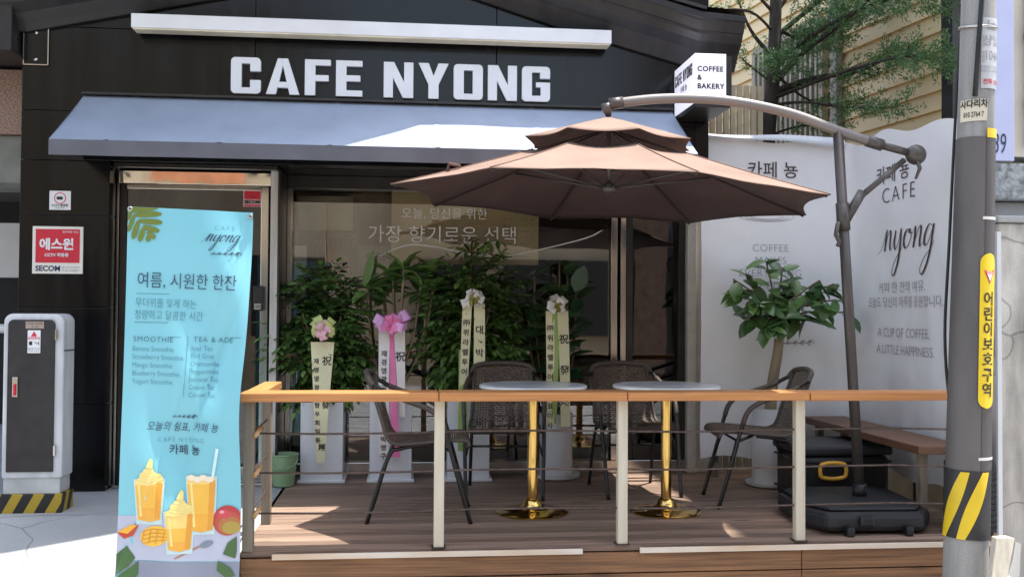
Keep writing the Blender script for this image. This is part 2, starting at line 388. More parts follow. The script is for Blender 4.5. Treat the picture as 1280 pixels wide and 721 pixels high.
# ---- railing
rl = thing('deck_railing', 'timber and wire railing with orange wood top along the deck front', 'railing', (1, -1.7, D))
MB().box(-.785, .157, -1.775, -1.60, 1.018, 1.062).build('handrail', wood_rail, rl, bevel=.005)
MB().box(.161, 1.09, -1.776, -1.601, 1.018, 1.062).build('handrail', wood_rail, rl, bevel=.005)
MB().box(1.094, 2.03, -1.772, -1.60, 1.017, 1.060).build('handrail', wood_rail, rl, bevel=.005)
MB().box(2.034, 2.84, -1.774, -1.602, 1.015, 1.058).build('handrail', wood_rail, rl, bevel=.005)
MB().box(-.785, -.69, -1.598, -.95, 1.016, 1.060).build('handrail_return', wood_rail_y, rl, bevel=.005)
for x in (.165, 1.08, 2.0):
    MB().box(x-.025, x+.025, -1.725, -1.675, D, 1.018).build('post', mat('cream_post', (.66, .60, .47), rough=.55, c2=(.54, .48, .36), scale=5, stretch=(6, 6, .6)), rl, bevel=.004)
for x in (.165, 1.08, 2.0):
    MB().box(x-.034, x+.034, -1.735, -1.665, D+.0005, D+.006).build('post_plate', steel_dk, rl)
for y in (-1.70, -1.08):
    MB().box(-.775, -.725, y-.03, y+.03, D, 1.018).build('post', wood_grey, rl, bevel=.004)
for z in (.862, .672, .478):
    pts = [(-.75+i*.36, -1.70, z-.006*math.sin(i*1.3)+.004*math.sin(i*3.1)) for i in range(11)]
    MB().tube(pts, .0052, 6).build('wire', rust, rl, smooth=True)
    MB().tube([(-.75, -1.70, z), (-.752, -1.4, z-.006), (-.75, -1.08, z)], .005, 6).build('wire', rust, rl, smooth=True)
    MB().tube([(-.72, -1.735, z-.01), (-.70, -1.66, z+.022)], .012, 8).build('wire_peg', mat('peg_wood', (.55, .33, .15), rough=.6), rl, smooth=True)

# ------------------------------------------------------------------ the cafe building
cf = thing('cafe_building', 'cafe front clad in black granite with glass door and wide window under a gabled roof', 'building', (-.2, .3, 0))
JT = .004
def slab(name, x0, x1, z0, z1, y0=0, y1=.16, m=granite, parent=cf, bv=.003):
    return MB().box(x0+JT/2, x1-JT/2, y0, y1, z0+JT/2, z1-JT/2).build(name, m, parent, bevel=bv)
# left pillar in granite courses, and the dark core behind the joints
zz = [D, .85, 1.47, 2.06, 2.41]
for i in range(4): slab('pillar_slab', -2.46, -1.905, zz[i], zz[i+1])
xs = [-2.46, -1.0, .585, 1.95]
for i in range(3):
    slab('fascia_slab', xs[i], xs[i+1], 2.73, 3.27); slab('fascia_slab', xs[i], xs[i+1], 2.41, 2.73)
xs = [-2.46, -1.0, .585, 2.05]
for i in range(3):
    slab('gable_slab', xs[i], xs[i+1], 3.27, 4.3 if i == 1 else 3.95)
slab('pillar_slab', 1.95, 2.05, 2.3, 3.27)
MB().box(-2.455, 2.045, .012, .158, 2.415, 3.9).build('wall_core', granite_lo, cf)
MB().box(-2.455, -1.91, .012, .158, D, 2.4).build('wall_core', granite_lo, cf)
MB().box(-2.46, -1.905, .16, .9, D, 3.9).build('wall', granite, cf)
MB().box(-1.905, 2.05, .16, .9, 2.41, 3.9).build('wall', granite, cf)
MB().box(2.10, 2.2, .5, .62, D, 2.41).build('wall', off_white, cf)
# bolted plate near the eave
bp1 = MB().box(-2.44, -2.30, -.012, -.001, 3.02, 3.26).build('cover_plate', granite, cf, bevel=.002)
fr_ = MB(); [fr_.beam(p, q, .006, .006) for p, q in (((-2.445, -.015, 3.015), (-2.295, -.015, 3.015)), ((-2.295, -.015, 3.015), (-2.295, -.015, 3.26)), ((-2.445, -.015, 3.015), (-2.445, -.015, 3.26)))]
fr_.build('plate_edge', steel, bp1)
for z in (3.05, 3.22): MB().lathe([(.014, 0), (.012, .008), (.004, .011)], (0, 0, 0), 10).build('bolt', steel, bp1, smooth=True).matrix_local = Matrix.Translation((-2.37, -.012, z)) @ Matrix.Rotation(R_(90), 4, 'X')
# gabled cornice: a moulded profile swept along the two rakes and the flat ends
prof = [(0, -.16), (.03, -.16), (.06, -.12), (.11, -.06), (.17, -.01), (.20, .03), (.205, .05), (.215, .05), (.245, .10), (.25, .115), (.26, .12), (.26, .16), (0, .16)]
def cornice(name, path):
    mb = MB(); n = len(prof)
    for (x, z) in path:
        mb.v += [(x, -o-.002, z+h) for o, h in prof]
    for i in range(len(path)-1):
        for j in range(n):
            mb.f.append((i*n+j, i*n+(j+1) % n, (i+1)*n+(j+1) % n, (i+1)*n+j)); mb.mi.append(0)
    mb.f.append(tuple(range(n))); mb.mi.append(0)
    mb.f.append(tuple((len(path)-1)*n+j for j in range(n))); mb.mi.append(0)
    return mb.build(name, cornice_m, cf, bevel=.003)
cornice('cornice', [(-2.62, 3.375), (-2.42, 3.38), (-1.2, 3.645), (-.15, 3.88)])
cornice('cornice', [(-.147, 3.88), (1.0, 3.53), (1.93, 3.285), (2.22, 3.265)])
# roof planes behind the cornice
rf = MB(); rf.add([(-2.62, -.262, 3.54), (-.15, -.262, 4.045), (-.15, 6, 4.045), (-2.62, 6, 3.54)], [(0, 1, 2, 3)])
rf.add([(-2.62, -.262, 3.57), (-.15, -.262, 4.075), (-.15, 6, 4.075), (-2.62, 6, 3.57)], [(3, 2, 1, 0)])
rf.build('roof', cornice_m, cf)
rf = MB(); rf.add([(-.15, -.262, 3.965), (1.93, -.262, 3.45), (2.22, -.262, 3.43), (2.22, 4.2, 3.43), (1.93, 4.2, 3.45), (-.15, 4.2, 3.965)], [(0, 1, 4, 5), (1, 2, 3, 4)])
rf.add([(-.15, -.262, 3.995), (1.93, -.262, 3.48), (2.22, -.262, 3.46), (2.22, 4.2, 3.46), (1.93, 4.2, 3.48), (-.15, 4.2, 3.995)], [(5, 4, 1, 0), (4, 3, 2, 1)])
rf.build('roof', cornice_m, cf)
MB().beam((-.15, -.27, 3.975), (1.95, -.27, 3.465), .02, .02).build('drip_edge', steel_dk, cf)
# unseen slab overhead, added and shaped to shade the awning and pavement
poly = [(.56, .4), (.56, -.25), (.12, -.63), (-.40, -1.02), (-1.1, -1.38), (-3.4, -1.9), (-6, -1.9), (-6, .4)]
MB().prism(poly, lambda a, b, d: (a, b, d), 4.32, 4.5).build('added_shade_slab', conc, cf)

# door: head, polished transom, frame, leaf, lock
MB().box(-1.903, -.86, .06, .16, 2.385, 2.408).build('door_head', steel_dk, cf)
dr = MB().box(-1.87, -.935, .185, .195, D+.08, 2.27).build('door', glass_dk, cf)
st = MB(); st.box(-1.885, -1.845, .165, .205, D+.02, 2.285); st.build('door_stile', steel_dk, dr, bevel=.003)
MB().box(-.975, -.925, .165, .205, D+.02, 2.285).build('door_stile', steel, dr, bevel=.003)
MB().box(-1.845, -.975, .167, .203, D+.02, D+.12).build('door_rail', steel, dr, bevel=.003)
MB().box(-1.845, -.975, .167, .203, 2.255, 2.285).build('door_rail', steel, dr, bevel=.003)
MB().add([(-1.89, .150, 2.372), (-.91, .150, 2.372), (-.91, .20, 2.372), (-1.89, .20, 2.372), (-1.89, .160, 2.29), (-.91, .160, 2.29), (-.91, .20, 2.29), (-1.89, .20, 2.29)], [(0, 1, 2, 3), (4, 7, 6, 5), (0, 4, 5, 1), (1, 5, 6, 2), (2, 6, 7, 3), (3, 7, 4, 0)]).build('transom', mirror_m, cf, bevel=.002)
MB().box(-1.904, -1.888, .15, .22, D, 2.39).build('door_jamb', steel, cf, bevel=.003)
MB().box(-1.96, -1.9045, .161, .2, D, 2.39).build('door_jamb', steel_dk, cf, bevel=.003)
MB().box(-.908, -.86, .13, .21, D, 2.39).build('door_jamb', mat('light_frame', (.60, .575, .53), rough=.35, var=.15, scale=2, stretch=(6, 6, .6)), cf, bevel=.003)
lk = MB().box(-1.012, -.945, .10, .164, 1.455, 1.62).build('door_lock', black_pl, dr, bevel=.008)
MB().box(-1.0, -.957, .093, .0985, 1.465, 1.50).build('lock_plate', steel, lk, bevel=.003)
MB().box(-1.9, -.87, .10, .26, D-.003, D+.018).build('threshold', steel, cf, bevel=.003)
# recessed shop window
MB().box(-.859, -.845, .13, .55, D, 2.40).build('return_panel', steel_dk, cf, bevel=.003)
wf = MB().box(-.84, 1.47, .545, .553, D+.09, 2.32).build('window', glass, cf)
for nm, b in (('window_sill', (-.844, 2.1, .49, .58, D+.0, D+.09)), ('window_head', (-.844, 2.1, .49, .58, 2.32, 2.409)), ('window_stile', (-.844, -.805, .50, .58, D+.092, 2.318)), ('window_mullion', (1.475, 1.52, .49, .58, D+.092, 2.318)), ('window_mullion', (1.545, 1.585, .495, .58, D+.092, 2.318))):
    MB().box(*b).build(nm, steel if nm != 'window_head' else steel_dk, wf, bevel=.003)
wd = MB().box(1.59, 2.03, .545, .553, D+.095, 2.31).build('side_door', glass_dk, cf)
MB().box(1.588, 1.64, .515, .575, D+.093, 2.316).build('door_stile', steel_dk, wd, bevel=.003)
MB().box(1.985, 2.03, .515, .575, D+.093, 2.316).build('door_stile', steel_dk, wd, bevel=.003)
MB().box(1.642, 1.983, .517, .573, D+.093, D+.2).build('door_rail', steel_dk, wd, bevel=.003)
MB().box(2.034, 2.099, .46, .58, D+.001, 2.405).build('door_jamb', off_white, cf, bevel=.003)
# interior
inn = mat('interior_wall', (.34, .27, .20), rough=.8, var=.1, scale=2)
MB().box(-2.4, 2.6, 3.6, 3.7, D, 2.6).build('back_wall', inn, cf)
MB().box(-2.42, -2.4, .9, 3.6, D, 2.6).build('interior_side', inn, cf)
MB().box(2.3, 2.32, .9, 3.6, D, 2.6).build('interior_side', inn, cf)
MB().box(-2.4, 2.3, .62, 3.6, 2.5, 2.56).build('ceiling', inn, cf)
MB().box(-2.4, 2.3, .65, 3.6, D-.03, D+.02).build('interior_floor', mat('interior_floor', (.14, .12, .10), rough=.5), cf)
cm = MB()
for i in range(26): cm.tube([(-.74+i*.013, .74, D+.1), (-.74+i*.013, .74, 1.98)], .0075, 6)
cm.build('slatted_panel', mat('slat_brown', (.16, .075, .05), rough=.6), cf, smooth=True)
MB().box(-.80, -.715, .60, .62, D+.2, 1.92).build('menu_board', off_white, cf)
kb = wood('deck_reflection_wood', (.20, .085, .05), (.12, .05, .03), 'X')
for k in range(3): MB().box(-.78, 1.42, .68+.02*k, .72+.02*k, .50+.17*k, .64+.17*k).build('deck_reflection_board', kb, cf, bevel=.004)  # brown boards standing in for the deck's reflection in the window
MB().box(-.80, -.40, .80, 1.0, 2.05, 2.30).build('wall_cupboard', mat('cupboard', (.42, .38, .30), rough=.6), cf)
MB().box(-.84, 1.46, .70, .95, 2.34, 2.45).build('ceiling_rail', mat('beam_tan', (.30, .24, .16), rough=.6), cf)
MB().box(-.84, .0, 1.05, 1.09, D+.02, 2.49).build('partition', mat('partition_brown', (.44, .34, .245), rough=.7, var=.15, scale=2, stretch=(4, 4, .6)), cf)
MB().box(-1.86, -.9, .95, 1.0, D+.02, 2.45).build('inner_screen', mat('screen_brown', (.20, .14, .10), rough=.6), cf)
MB().box(-1.62, -1.30, .60, .64, 2.06, 2.27).build('hanging_board', mat('board_tan', (.50, .40, .24), rough=.6), cf)
MB().tube([(-.45, .66, 1.63), (-.25, .66, 1.59), (-.02, .66, 1.64)], .006, 6).build('cable', black_pl, cf)
acb = MB().box(-.36, -.02, .72, .98, 1.66, 1.94).build('air_unit', mat('unit_grey', (.26, .23, .20), rough=.6), cf, bevel=.01)
MB().box(-.30, -.08, .712, .719, 1.85, 1.88).build('air_slot', black_pl, acb)
MB().box(-.115, .955, .60, .606, 1.80, 2.33).build('paper_blind', mat('kraft_paper', (.76, .61, .36), rough=.8, var=.1, scale=3), cf)
ct = MB()
for i in range(6):
    for j in range(9):
        if random.random() < .75: ct.box(.70+i*.04, .70+i*.04+random.uniform(.01, .028), .597, .599, 2.22-j*.045, 2.226-j*.045)
ct.build('notice_print', ink_grey, cf)

# ------------------------------------------------------------------ awning
aw = thing('awning', 'grey blue fabric awning with dark valance below the white shop letters', 'awning', (-.15, -.3, 2.3))
X0, X1 = -2.075, 1.79
def awf(u, v):
    x = X0+(X1-X0)*u
    return (x + .02*(v-.5)*(1 if u < .5 else -1)*0, -.005-.615*v, 2.828-.385*v - .012*math.sin(math.pi*v) + .004*math.sin(u*31+v*2)*math.sin(math.pi*v) + .004*math.exp(-((((u*6) % 1)-.5)/.02)**2))
MB().sheet(awf, 300, 10).build('canopy', awning_m, aw, smooth=True)
MB().sheet(lambda u, v: (X0+(X1-X0)*u, -.62-.004*math.sin(u*40)*v, 2.443-.092*v), 60, 2).build('valance', awning_v, aw, smooth=True)
for x in (X0, X1):
    MB().add([(x, -.005, 2.828), (x, -.62, 2.443), (x, -.62, 2.351), (x, -.005, 2.42)], [(0, 1, 2, 3)]).build('side_panel', awning_v, aw)
MB().tube([(X0+.02, -.60, 2.43), (X1-.02, -.60, 2.43)], .016, 8).build('front_bar', steel_dk, aw, smooth=True)
for x in (-1.75, -.2, 1.4):
    MB().tube([(x, -.02, 2.45), (x, -.59, 2.42)], .012, 8).build('bracket_arm', steel_dk, aw, smooth=True)
MB().box(X0, X1, -.05, -.002, 2.83, 2.845).build('top_bar', steel_dk, aw)

# light bar above the sign
lb = thing('sign_light_bar', 'long white linear light housing mounted above the shop letters', 'light', (-.2, -.1, 3.2))
MB().box(-1.745, 1.335, -.17, -.045, 3.235, 3.325).build('housing', white_paint, lb, bevel=.004)
MB().box(-1.735, 1.325, -.16, -.06, 3.226, 3.2345).build('diffuser', mat('warm_diffuser', (.75, .68, .5), rough=.4), lb)
for x in (-1.3, 0, .95): MB().box(x-.03, x+.03, -.045, -.001, 3.25, 3.31).build('bracket', steel_dk, lb)

# shop letters, each a solid block letter
LT = thing('shop_name_letters', 'white block letters reading CAFE NYONG on the black fascia', 'sign', (-.1, -.02, 2.98))
def rr(x0, y0, x1, y1, r, corners=(1, 1, 1, 1), n=5):
    pts = []
    for k, (cx, cy, a0) in enumerate(((x0+r, y0+r, 180), (x1-r, y0+r, 270), (x1-r, y1-r, 0), (x0+r, y1-r, 90))):
        if corners[k]:
            for i in range(n+1):
                t = R_(a0+90*i/n); pts.append((cx+r*math.cos(t), cy+r*math.sin(t)))
        else: pts.append(((x0, y0), (x1, y0), (x1, y1), (x0, y1))[k])
    return pts
H_ = 1.0
def arc(cx, cy, r, a0, a1, n=5): return [(cx+r*math.cos(R_(a0+(a1-a0)*i/n)), cy+r*math.sin(R_(a0+(a1-a0)*i/n))) for i in range(n+1)]
GL = {
 'C': (.84, [arc(.12, .12, .12, 180, 270)+arc(.72, .12, .12, 270, 360)+[(.84, .38), (.54, .38), (.54, .17), (.30, .17), (.30, .83), (.54, .83), (.54, .62), (.84, .62)]+arc(.72, .88, .12, 0, 90)+arc(.12, .88, .12, 90, 180)]),
 'A': (.95, [[(0, 0), (.30, 0), (.36, .2), (.60, .2), (.66, 0), (.95, 0), (.66, 1), (.30, 1)], None]),
 'F': (.74, [[(0, 0), (.30, 0), (.30, .40), (.68, .40), (.68, .57), (.30, .57), (.30, .84), (.74, .84), (.74, 1), (0, 1)]]),
 'E': (.76, [[(0, 0), (.76, 0), (.76, .17), (.30, .17), (.30, .42), (.70, .42), (.70, .59), (.30, .59), (.30, .84), (.76, .84), (.76, 1), (0, 1)]]),
 'N': (.86, [[(0, 0), (.27, 0), (.27, .56), (.56, 0), (.86, 0), (.86, 1), (.59, 1), (.59, .44), (.30, 1), (0, 1)]]),
 'Y': (.88, [[(.29, 0), (.59, 0), (.59, .40), (.88, 1), (.58, 1), (.44, .64), (.30, 1), (0, 1), (.29, .40)]]),
 'O': (.86, [None]),
 'G': (.84, [arc(.12, .12, .12, 180, 270)+arc(.72, .12, .12, 270, 360)+[(.84, .55), (.42, .55), (.42, .41), (.56, .41), (.56, .17), (.30, .17), (.30, .83), (.54, .83), (.54, .66), (.84, .66)]+arc(.72, .88, .12, 0, 90)+arc(.12, .88, .12, 90, 180)]),
}
def glyph(mb, ch, fn, d0, d1, m=0):
    def frame(out, inn):      # outer loop with a hole: stitched ring
        n = len(out)
        mb.add([fn(a, b, d) for d in (d0, d1) for ring in (out, inn) for a, b in ring],
               [(i, (i+1) % n, n+(i+1) % n, n+i) for i in range(n)] + [(2*n+i, 3*n+i, 3*n+(i+1) % n, 2*n+(i+1) % n) for i in range(n)]
               + [(i, 2*n+i, 2*n+(i+1) % n, (i+1) % n) for i in range(n)] + [(n+i, n+(i+1) % n, 3*n+(i+1) % n, 3*n+i) for i in range(n)], m)
    if ch == 'O':
        o = rr(0, 0, .86, 1, .12, n=5); i_ = rr(.30, .17, .56, .83, .01, n=5); frame(o, i_)
    elif ch == 'A':
        legs = [[(0, 0), (.28, 0), (.475, .80), (.475, 1), (.33, 1)], [(.95, 0), (.62, 1), (.475, 1), (.475, .80), (.67, 0)], [(.325, .185), (.625, .185), (.585, .35), (.365, .35)]]
        for k, p in enumerate(legs): mb.prism(p, fn, d0-.0006*k, d1, m)
    else:
        mb.prism(GL[ch][1][0], fn, d0, d1, m)
def word(s, x, z, h, gap, w_scale, space):
    out = []
    for ch in s:
        if ch == ' ': x += space; continue
        out.append((ch, x)); x += GL[ch][0]*h*w_scale+gap
    return out, x
x = -1.150
wd_, xe = word('CAFE NYONG', 0, 0, .237, .035, 1.0, .11)
sc = (.945+1.150)/(xe-.035)
for ch, xx in wd_:
    mb = MB()
    glyph(mb, ch, lambda a, b, d, xx=xx: (-1.150+(xx+a*.237)*sc, d, 2.865+b*.237), -.032, -.002)
    mb.build('letter', sign_white, LT, bevel=.002)

# projecting box sign
bs = thing('projecting_sign', 'white box sign reading COFFEE & BAKERY sticking out from the black pillar', 'sign', (1.95, -.25, 2.95))
BX0, BX1, BY0, BY1, BZ0, BZ1 = 1.80, 2.005, -.51, -.03, 2.79, 3.10
MB().box(BX0, BX1, BY0, BY1, BZ0, BZ1).build('box', emit('emissive_panel', (.80, .79, .90), .22), bs, bevel=.003)  # box faces have a weak emission of their own
MB().box(BX0+.006, BX1+.03, BY0+.01, BY1, BZ0-.03, BZ0-.002).build('base_tray', steel_dk, bs)
MB().box(BX1+.001, BX1+.04, BY0+.012, BY1, BZ0-.002, BZ1-.01).build('side_case', steel_dk, bs)
MB().box(BX0+.02, BX1, BY1+.001, -.001, BZ0+.05, BZ1-.05).build('bracket', steel_dk, bs)
ff = plane_fn((0, BY0-.001, 0), (1, 0, 0), (0, 0, 1))
tb = MB()
for s, z in (('COFFEE', 3.0), ('&', 2.945), ('BAKERY', 2.89)):
    put_text(tb, s, .045, ff, a=BX0+.016, b=z, align='LEFT', weight=.0016, spacing=1.12)
tb.build('lettering', ink, bs)
lf = plane_fn((BX0-.001, BY1, 0), (0, -1, 0), (0, 0, 1))
tb = MB()
wd2, xe2 = word('CAFE NYONG', 0, 0, .1, .018, 1.0, .06)
for ch, xx in wd2: glyph(tb, ch, lambda a, b, d, xx=xx: lf(.03+(xx+a*.1)*.41/xe2, 2.975+b*.075, d), 0, .001)
put_text(tb, '카페 뇽', .05, lf, a=.235, b=2.925, weight=.001)
tb.build('lettering', ink, bs)

# neighbour at left: brown granite pier over a dark parking entrance
nb = thing('neighbour_garage', 'neighbouring garage entrance with brown granite pier at the left edge', 'building', (-3.3, .6, 0))
MB().box(-3.4, -2.475, .30, .8, 2.62, 3.05).build('granite_pier', brown_granite, nb)
MB().box(-4.6, -2.47, -.15, .9, 3.07, 3.5).build('eave_beam', cornice_m, nb, bevel=.01)
MB().box(-4.2, -2.47, .35, .9, 2.3, 2.615).build('lintel', mat('lintel_grey', (.22, .22, .19), rough=.7, var=.3, scale=3), nb)
MB().box(-5, -2.5, 4.0, 4.1, D, 3).build('back_wall', mat('garage_dark', (.03, .03, .03), rough=.9), nb)
MB().box(-5, -2.5, 3.0, 3.1, 1.75, 2.25).build('wall_band', white_paint, nb)
MB().box(-5, -2.5, .8, 4, 2.55, 2.62).build('ceiling', mat('garage_ceiling', (.06, .055, .05), rough=.9), nb)
MB().tube([(-3.4, .1, 1.33), (-2.3, .1, 1.33)], .03, 10).build('guard_bar', white_paint, nb, smooth=True)

# ------------------------------------------------------------------ wall plates and stickers
s1 = thing('security_sign', 'square red and white security plate on the black pillar', 'sign', (-2.215, -.01, 1.83))
MB().box(-2.372, -2.062, -.012, -.001, 1.682, 1.984).build('plate', mat('plate_cream', (.80, .77, .70), rough=.4, var=.03), s1, bevel=.002)
MB().box(-2.352, -2.082, -.0145, -.0125, 1.752, 1.966).build('red_panel', red_m, s1)
pf = plane_fn((0, -.0155, 0), (1, 0, 0), (0, 0, 1), .001)
tb = MB(); put_text(tb, '에스원', .078, pf, -2.222, 1.865, weight=.0028); put_text(tb, 'CCTV 작동중', .026, pf, -2.222, 1.80, weight=.0008); put_text(tb, '범죄예방 안심', .017, pf, -2.09, 1.948, align='RIGHT')
tb.build('lettering', white_paint, s1)
pf2 = plane_fn((0, -.0125, 0), (1, 0, 0), (0, 0, 1), .001)
tb = MB(); put_text(tb, 'SECOM', .047, pf2, -2.275, 1.714, weight=.0016); put_text(tb, '세콤이 지키는 안심 구역입니다', .011, pf2, -2.135, 1.722, sx=.8)
put_text(tb, '무단 침입 시 즉시 출동합니다', .011, pf2, -2.135, 1.703, sx=.8); tb.build('lettering', ink_navy, s1)
s2 = thing('camera_notice', 'small white square notice with red camera ring above the red plate', 'sign', (-2.21, -.01, 2.15))
MB().box(-2.275, -2.143, -.008, -.001, 2.09, 2.212).build('plate', white_paint, s2, bevel=.002)
pf3 = plane_fn((0, -.0085, 0), (1, 0, 0), (0, 0, 1), .001)
rg = MB(); cir = [(-2.209+.034*math.cos(t), 2.165+.034*math.sin(t)) for t in [i*math.pi/12 for i in range(25)]]
stroke(rg, cir, .005, pf3, n=2, taper=False, slant=False); rg.build('ring', red_m, s2)
cmx = MB(); cmx.add([pf3(a, b) for a, b in rr(-2.23, 2.155, -2.192, 2.175, .006)], [tuple(range(24))]); put_text(cmx, 'CCTV 촬영중', .018, pf3, -2.209, 2.118, weight=.0004); put_text(cmx, '24시간 녹화', .011, pf3, -2.209, 2.102)
cmx.build('lettering', ink, s2)
s3 = thing('door_sticker', 'small red security sticker in the top corner of the glass door', 'sticker', (-1.03, .18, 2.22))
MB().box(-1.095, -.977, .1825, .1845, 2.15, 2.275).build('sticker_base', mat('sticker_pink', (.7, .45, .48), rough=.5), s3)
MB().box(-1.088, -.984, .1808, .1822, 2.20, 2.27).build('red_panel', red_m, s3); MB().box(-1.088, -.984, .1808, .1822, 2.153, 2.163).build('red_panel', red_m, s3)
tb = MB(); put_text(tb, 'SECOM', .031, plane_fn((0, .1805, 0), (1, 0, 0), (0, 0, 1), .001), -1.036, 2.181, weight=.0014); put_text(tb, '에스원', .014, plane_fn((0, .1805, 0), (1, 0, 0), (0, 0, 1), .001), -1.036, 2.215); tb.build('lettering', ink, s3)

wl_ = thing('window_lettering', 'pale Korean vinyl lettering stuck on the shop window glass', 'lettering', (.25, .53, 2.05))
wfn = plane_fn((0, .543, 0), (1, 0, 0), (0, 0, 1), .001)
pale = mat('vinyl_white', (.90, .88, .82), rough=.5, var=.03)
for s, sz, a_, b_ in (('오늘, 당신을 위한', .085, .265, 2.155), ('가장 향기로운 선택', .135, .255, 2.00)):
    tb = MB(); put_text(tb, s, sz, wfn, a_, b_, weight=-.0005, spacing=1.02); tb.build('letter_row', pale, wl_)
tb = MB(); stroke(tb, [(-.2, 1.85), (0, 1.93), (.2, 1.92), (.45, 1.87), (.6, 1.86)], .011, wfn, taper=True, slant=False); tb.build('swoosh', pale, wl_)
tb = MB(); stroke(tb, [(.72, 1.86), (1.0, 1.92), (1.3, 2.0), (1.42, 2.06)], .008, wfn, taper=True, slant=False); tb.build('swoosh', pale, wl_)

# ------------------------------------------------------------------ electric cabinet
ec = thing('electric_cabinet', 'black and white metal utility cabinet with hazard striped base by the pillar', 'cabinet', (-2.09, -.45, D))
cx0, cx1, cy0, cy1 = -2.287, -1.955, -.67, -.475
w_ = MB(); outl = rr(cx0, .49, cx1, 1.43, .05, (0, 0, 1, 1), 6)
w_.prism(outl, lambda a, b, d: (a, d, b), cy0, cy1); w_.build('body', mat('cabinet_white', (.62, .64, .66), rough=.45, var=.18, scale=5, stretch=(1.5, 1.5, .4)), ec, bevel=.012, smooth=False)
dp = rr(cx0+.03, .53, cx1-.045, 1.395, .03, (0, 0, 1, 1), 6)
cd = MB().prism(dp, lambda a, b, d: (a, d, b), cy0-.014, cy0-.001).build('door', mat('cabinet_black', (.022, .02, .022), rough=.5, var=.25, scale=12), ec, bevel=.003)
hd = MB().box(-2.225, -2.195, cy0-.025, cy0-.0145, .955, 1.07).build('handle', steel, cd, bevel=.004)
MB().box(-2.217, -2.203, cy0-.034, cy0-.0255, .965, 1.03).build('lever', red_m, hd, bevel=.002)
MB().box(-2.16, -2.06, cy0-.0165, cy0-.0145, 1.345, 1.385).build('name_plate', mat('plate_tan', (.45, .38, .34), rough=.35, metal=.5), cd)
stk = MB().box(-2.148, -2.078, cy0-.0165, cy0-.0145, 1.205, 1.335).build('caution_sticker', white_paint, cd)
cfn = plane_fn((0, cy0-.0168, 0), (1, 0, 0), (0, 0, 1), .0006)
tb = MB(); tb.add([cfn(-2.13, 1.30), cfn(-2.096, 1.30), cfn(-2.113, 1.33)], [(0, 1, 2)], 1)
put_text(tb, '감전주의', .018, cfn, -2.113, 1.288, m=1, weight=.0004)
tb.add([cfn(a, b) for a, b in rr(-2.14, 1.25, -2.122, 1.272, .004)], [tuple(range(24))]); stroke(tb, [(-2.112, 1.27), (-2.095, 1.258), (-2.09, 1.268), (-2.085, 1.25)], .005, cfn)
put_text(tb, '문을 열지 마시오', .010, cfn, -2.113, 1.23); put_text(tb, '관계자 외 금지', .010, cfn, -2.113, 1.217)
tb.build('lettering', [ink, red_m], stk)
tb = MB(); put_text(tb, '가로등 분전함', .015, cfn, -2.11, 1.372); put_text(tb, '02-120', .012, cfn, -2.11, 1.355); tb.build('lettering', ink, cd)
MB().box(cx1+.0005, cx1+.003, cy0+.01, cy1-.01, 1.215, 1.221).build('panel_seam', granite_lo, ec)
for z in (.62, 1.28): MB().box(cx1-.043, cx1-.032, cy0-.02, cy0-.002, z, z+.06).build('hinge', steel, cd, bevel=.002)
MB().box(cx0+.008, cx1-.012, cy0+.012, cy1-.01, .40, .495).build('plinth', mat('cabinet_white2', (.55, .56, .55), rough=.5, var=.15, scale=5), ec, bevel=.006)
def hazard(name='hazard_stripes', s=8.5):
    m = bpy.data.materials.new(name); m.use_nodes = True; n = m.node_tree.nodes; l = m.node_tree.links
    tc = n.new('ShaderNodeTexCoord'); sp = n.new('ShaderNodeSeparateXYZ'); l.new(tc.outputs['Object'], sp.inputs[0])
    a1 = n.new('ShaderNodeMath'); a1.operation = 'ADD'; l.new(sp.outputs['X'], a1.inputs[0]); l.new(sp.outputs['Y'], a1.inputs[1])
    s1_ = n.new('ShaderNodeMath'); s1_.operation = 'MULTIPLY_ADD'; s1_.inputs[1].default_value = -.55; l.new(sp.outputs['Z'], s1_.inputs[0]); l.new(a1.outputs[0], s1_.inputs[2])
    m2 = n.new('ShaderNodeMath'); m2.operation = 'MULTIPLY'; m2.inputs[1].default_value = s; l.new(s1_.outputs[0], m2.inputs[0])
    f2 = n.new('ShaderNodeMath'); f2.operation = 'FRACT'; l.new(m2.outputs[0], f2.inputs[0])
    g2 = n.new('ShaderNodeMath'); g2.operation = 'GREATER_THAN'; g2.inputs[1].default_value = .5; l.new(f2.outputs[0], g2.inputs[0])
    mx = n.new('ShaderNodeMix'); mx.data_type = 'RGBA'; l.new(g2.outputs[0], mx.inputs[0])
    mx.inputs[6].default_value = (.015, .015, .015, 1); mx.inputs[7].default_value = (.55, .38, .03, 1)
    nz = n.new('ShaderNodeTexNoise'); nz.inputs['Scale'].default_value = 25
    mm = n.new('ShaderNodeMix'); mm.data_type = 'RGBA'; mm.blend_type = 'MULTIPLY'; mm.inputs[0].default_value = .5
    l.new(mx.outputs[2], mm.inputs[6]); l.new(nz.outputs['Color'], mm.inputs[7]); l.new(mm.outputs[2], n['Principled BSDF'].inputs['Base Color'])
    return m
MB().box(cx0-.002, cx1+.004, cy0-.006, cy1+.005, D-.02, .402).build('striped_base', hazard(), ec, bevel=.004)

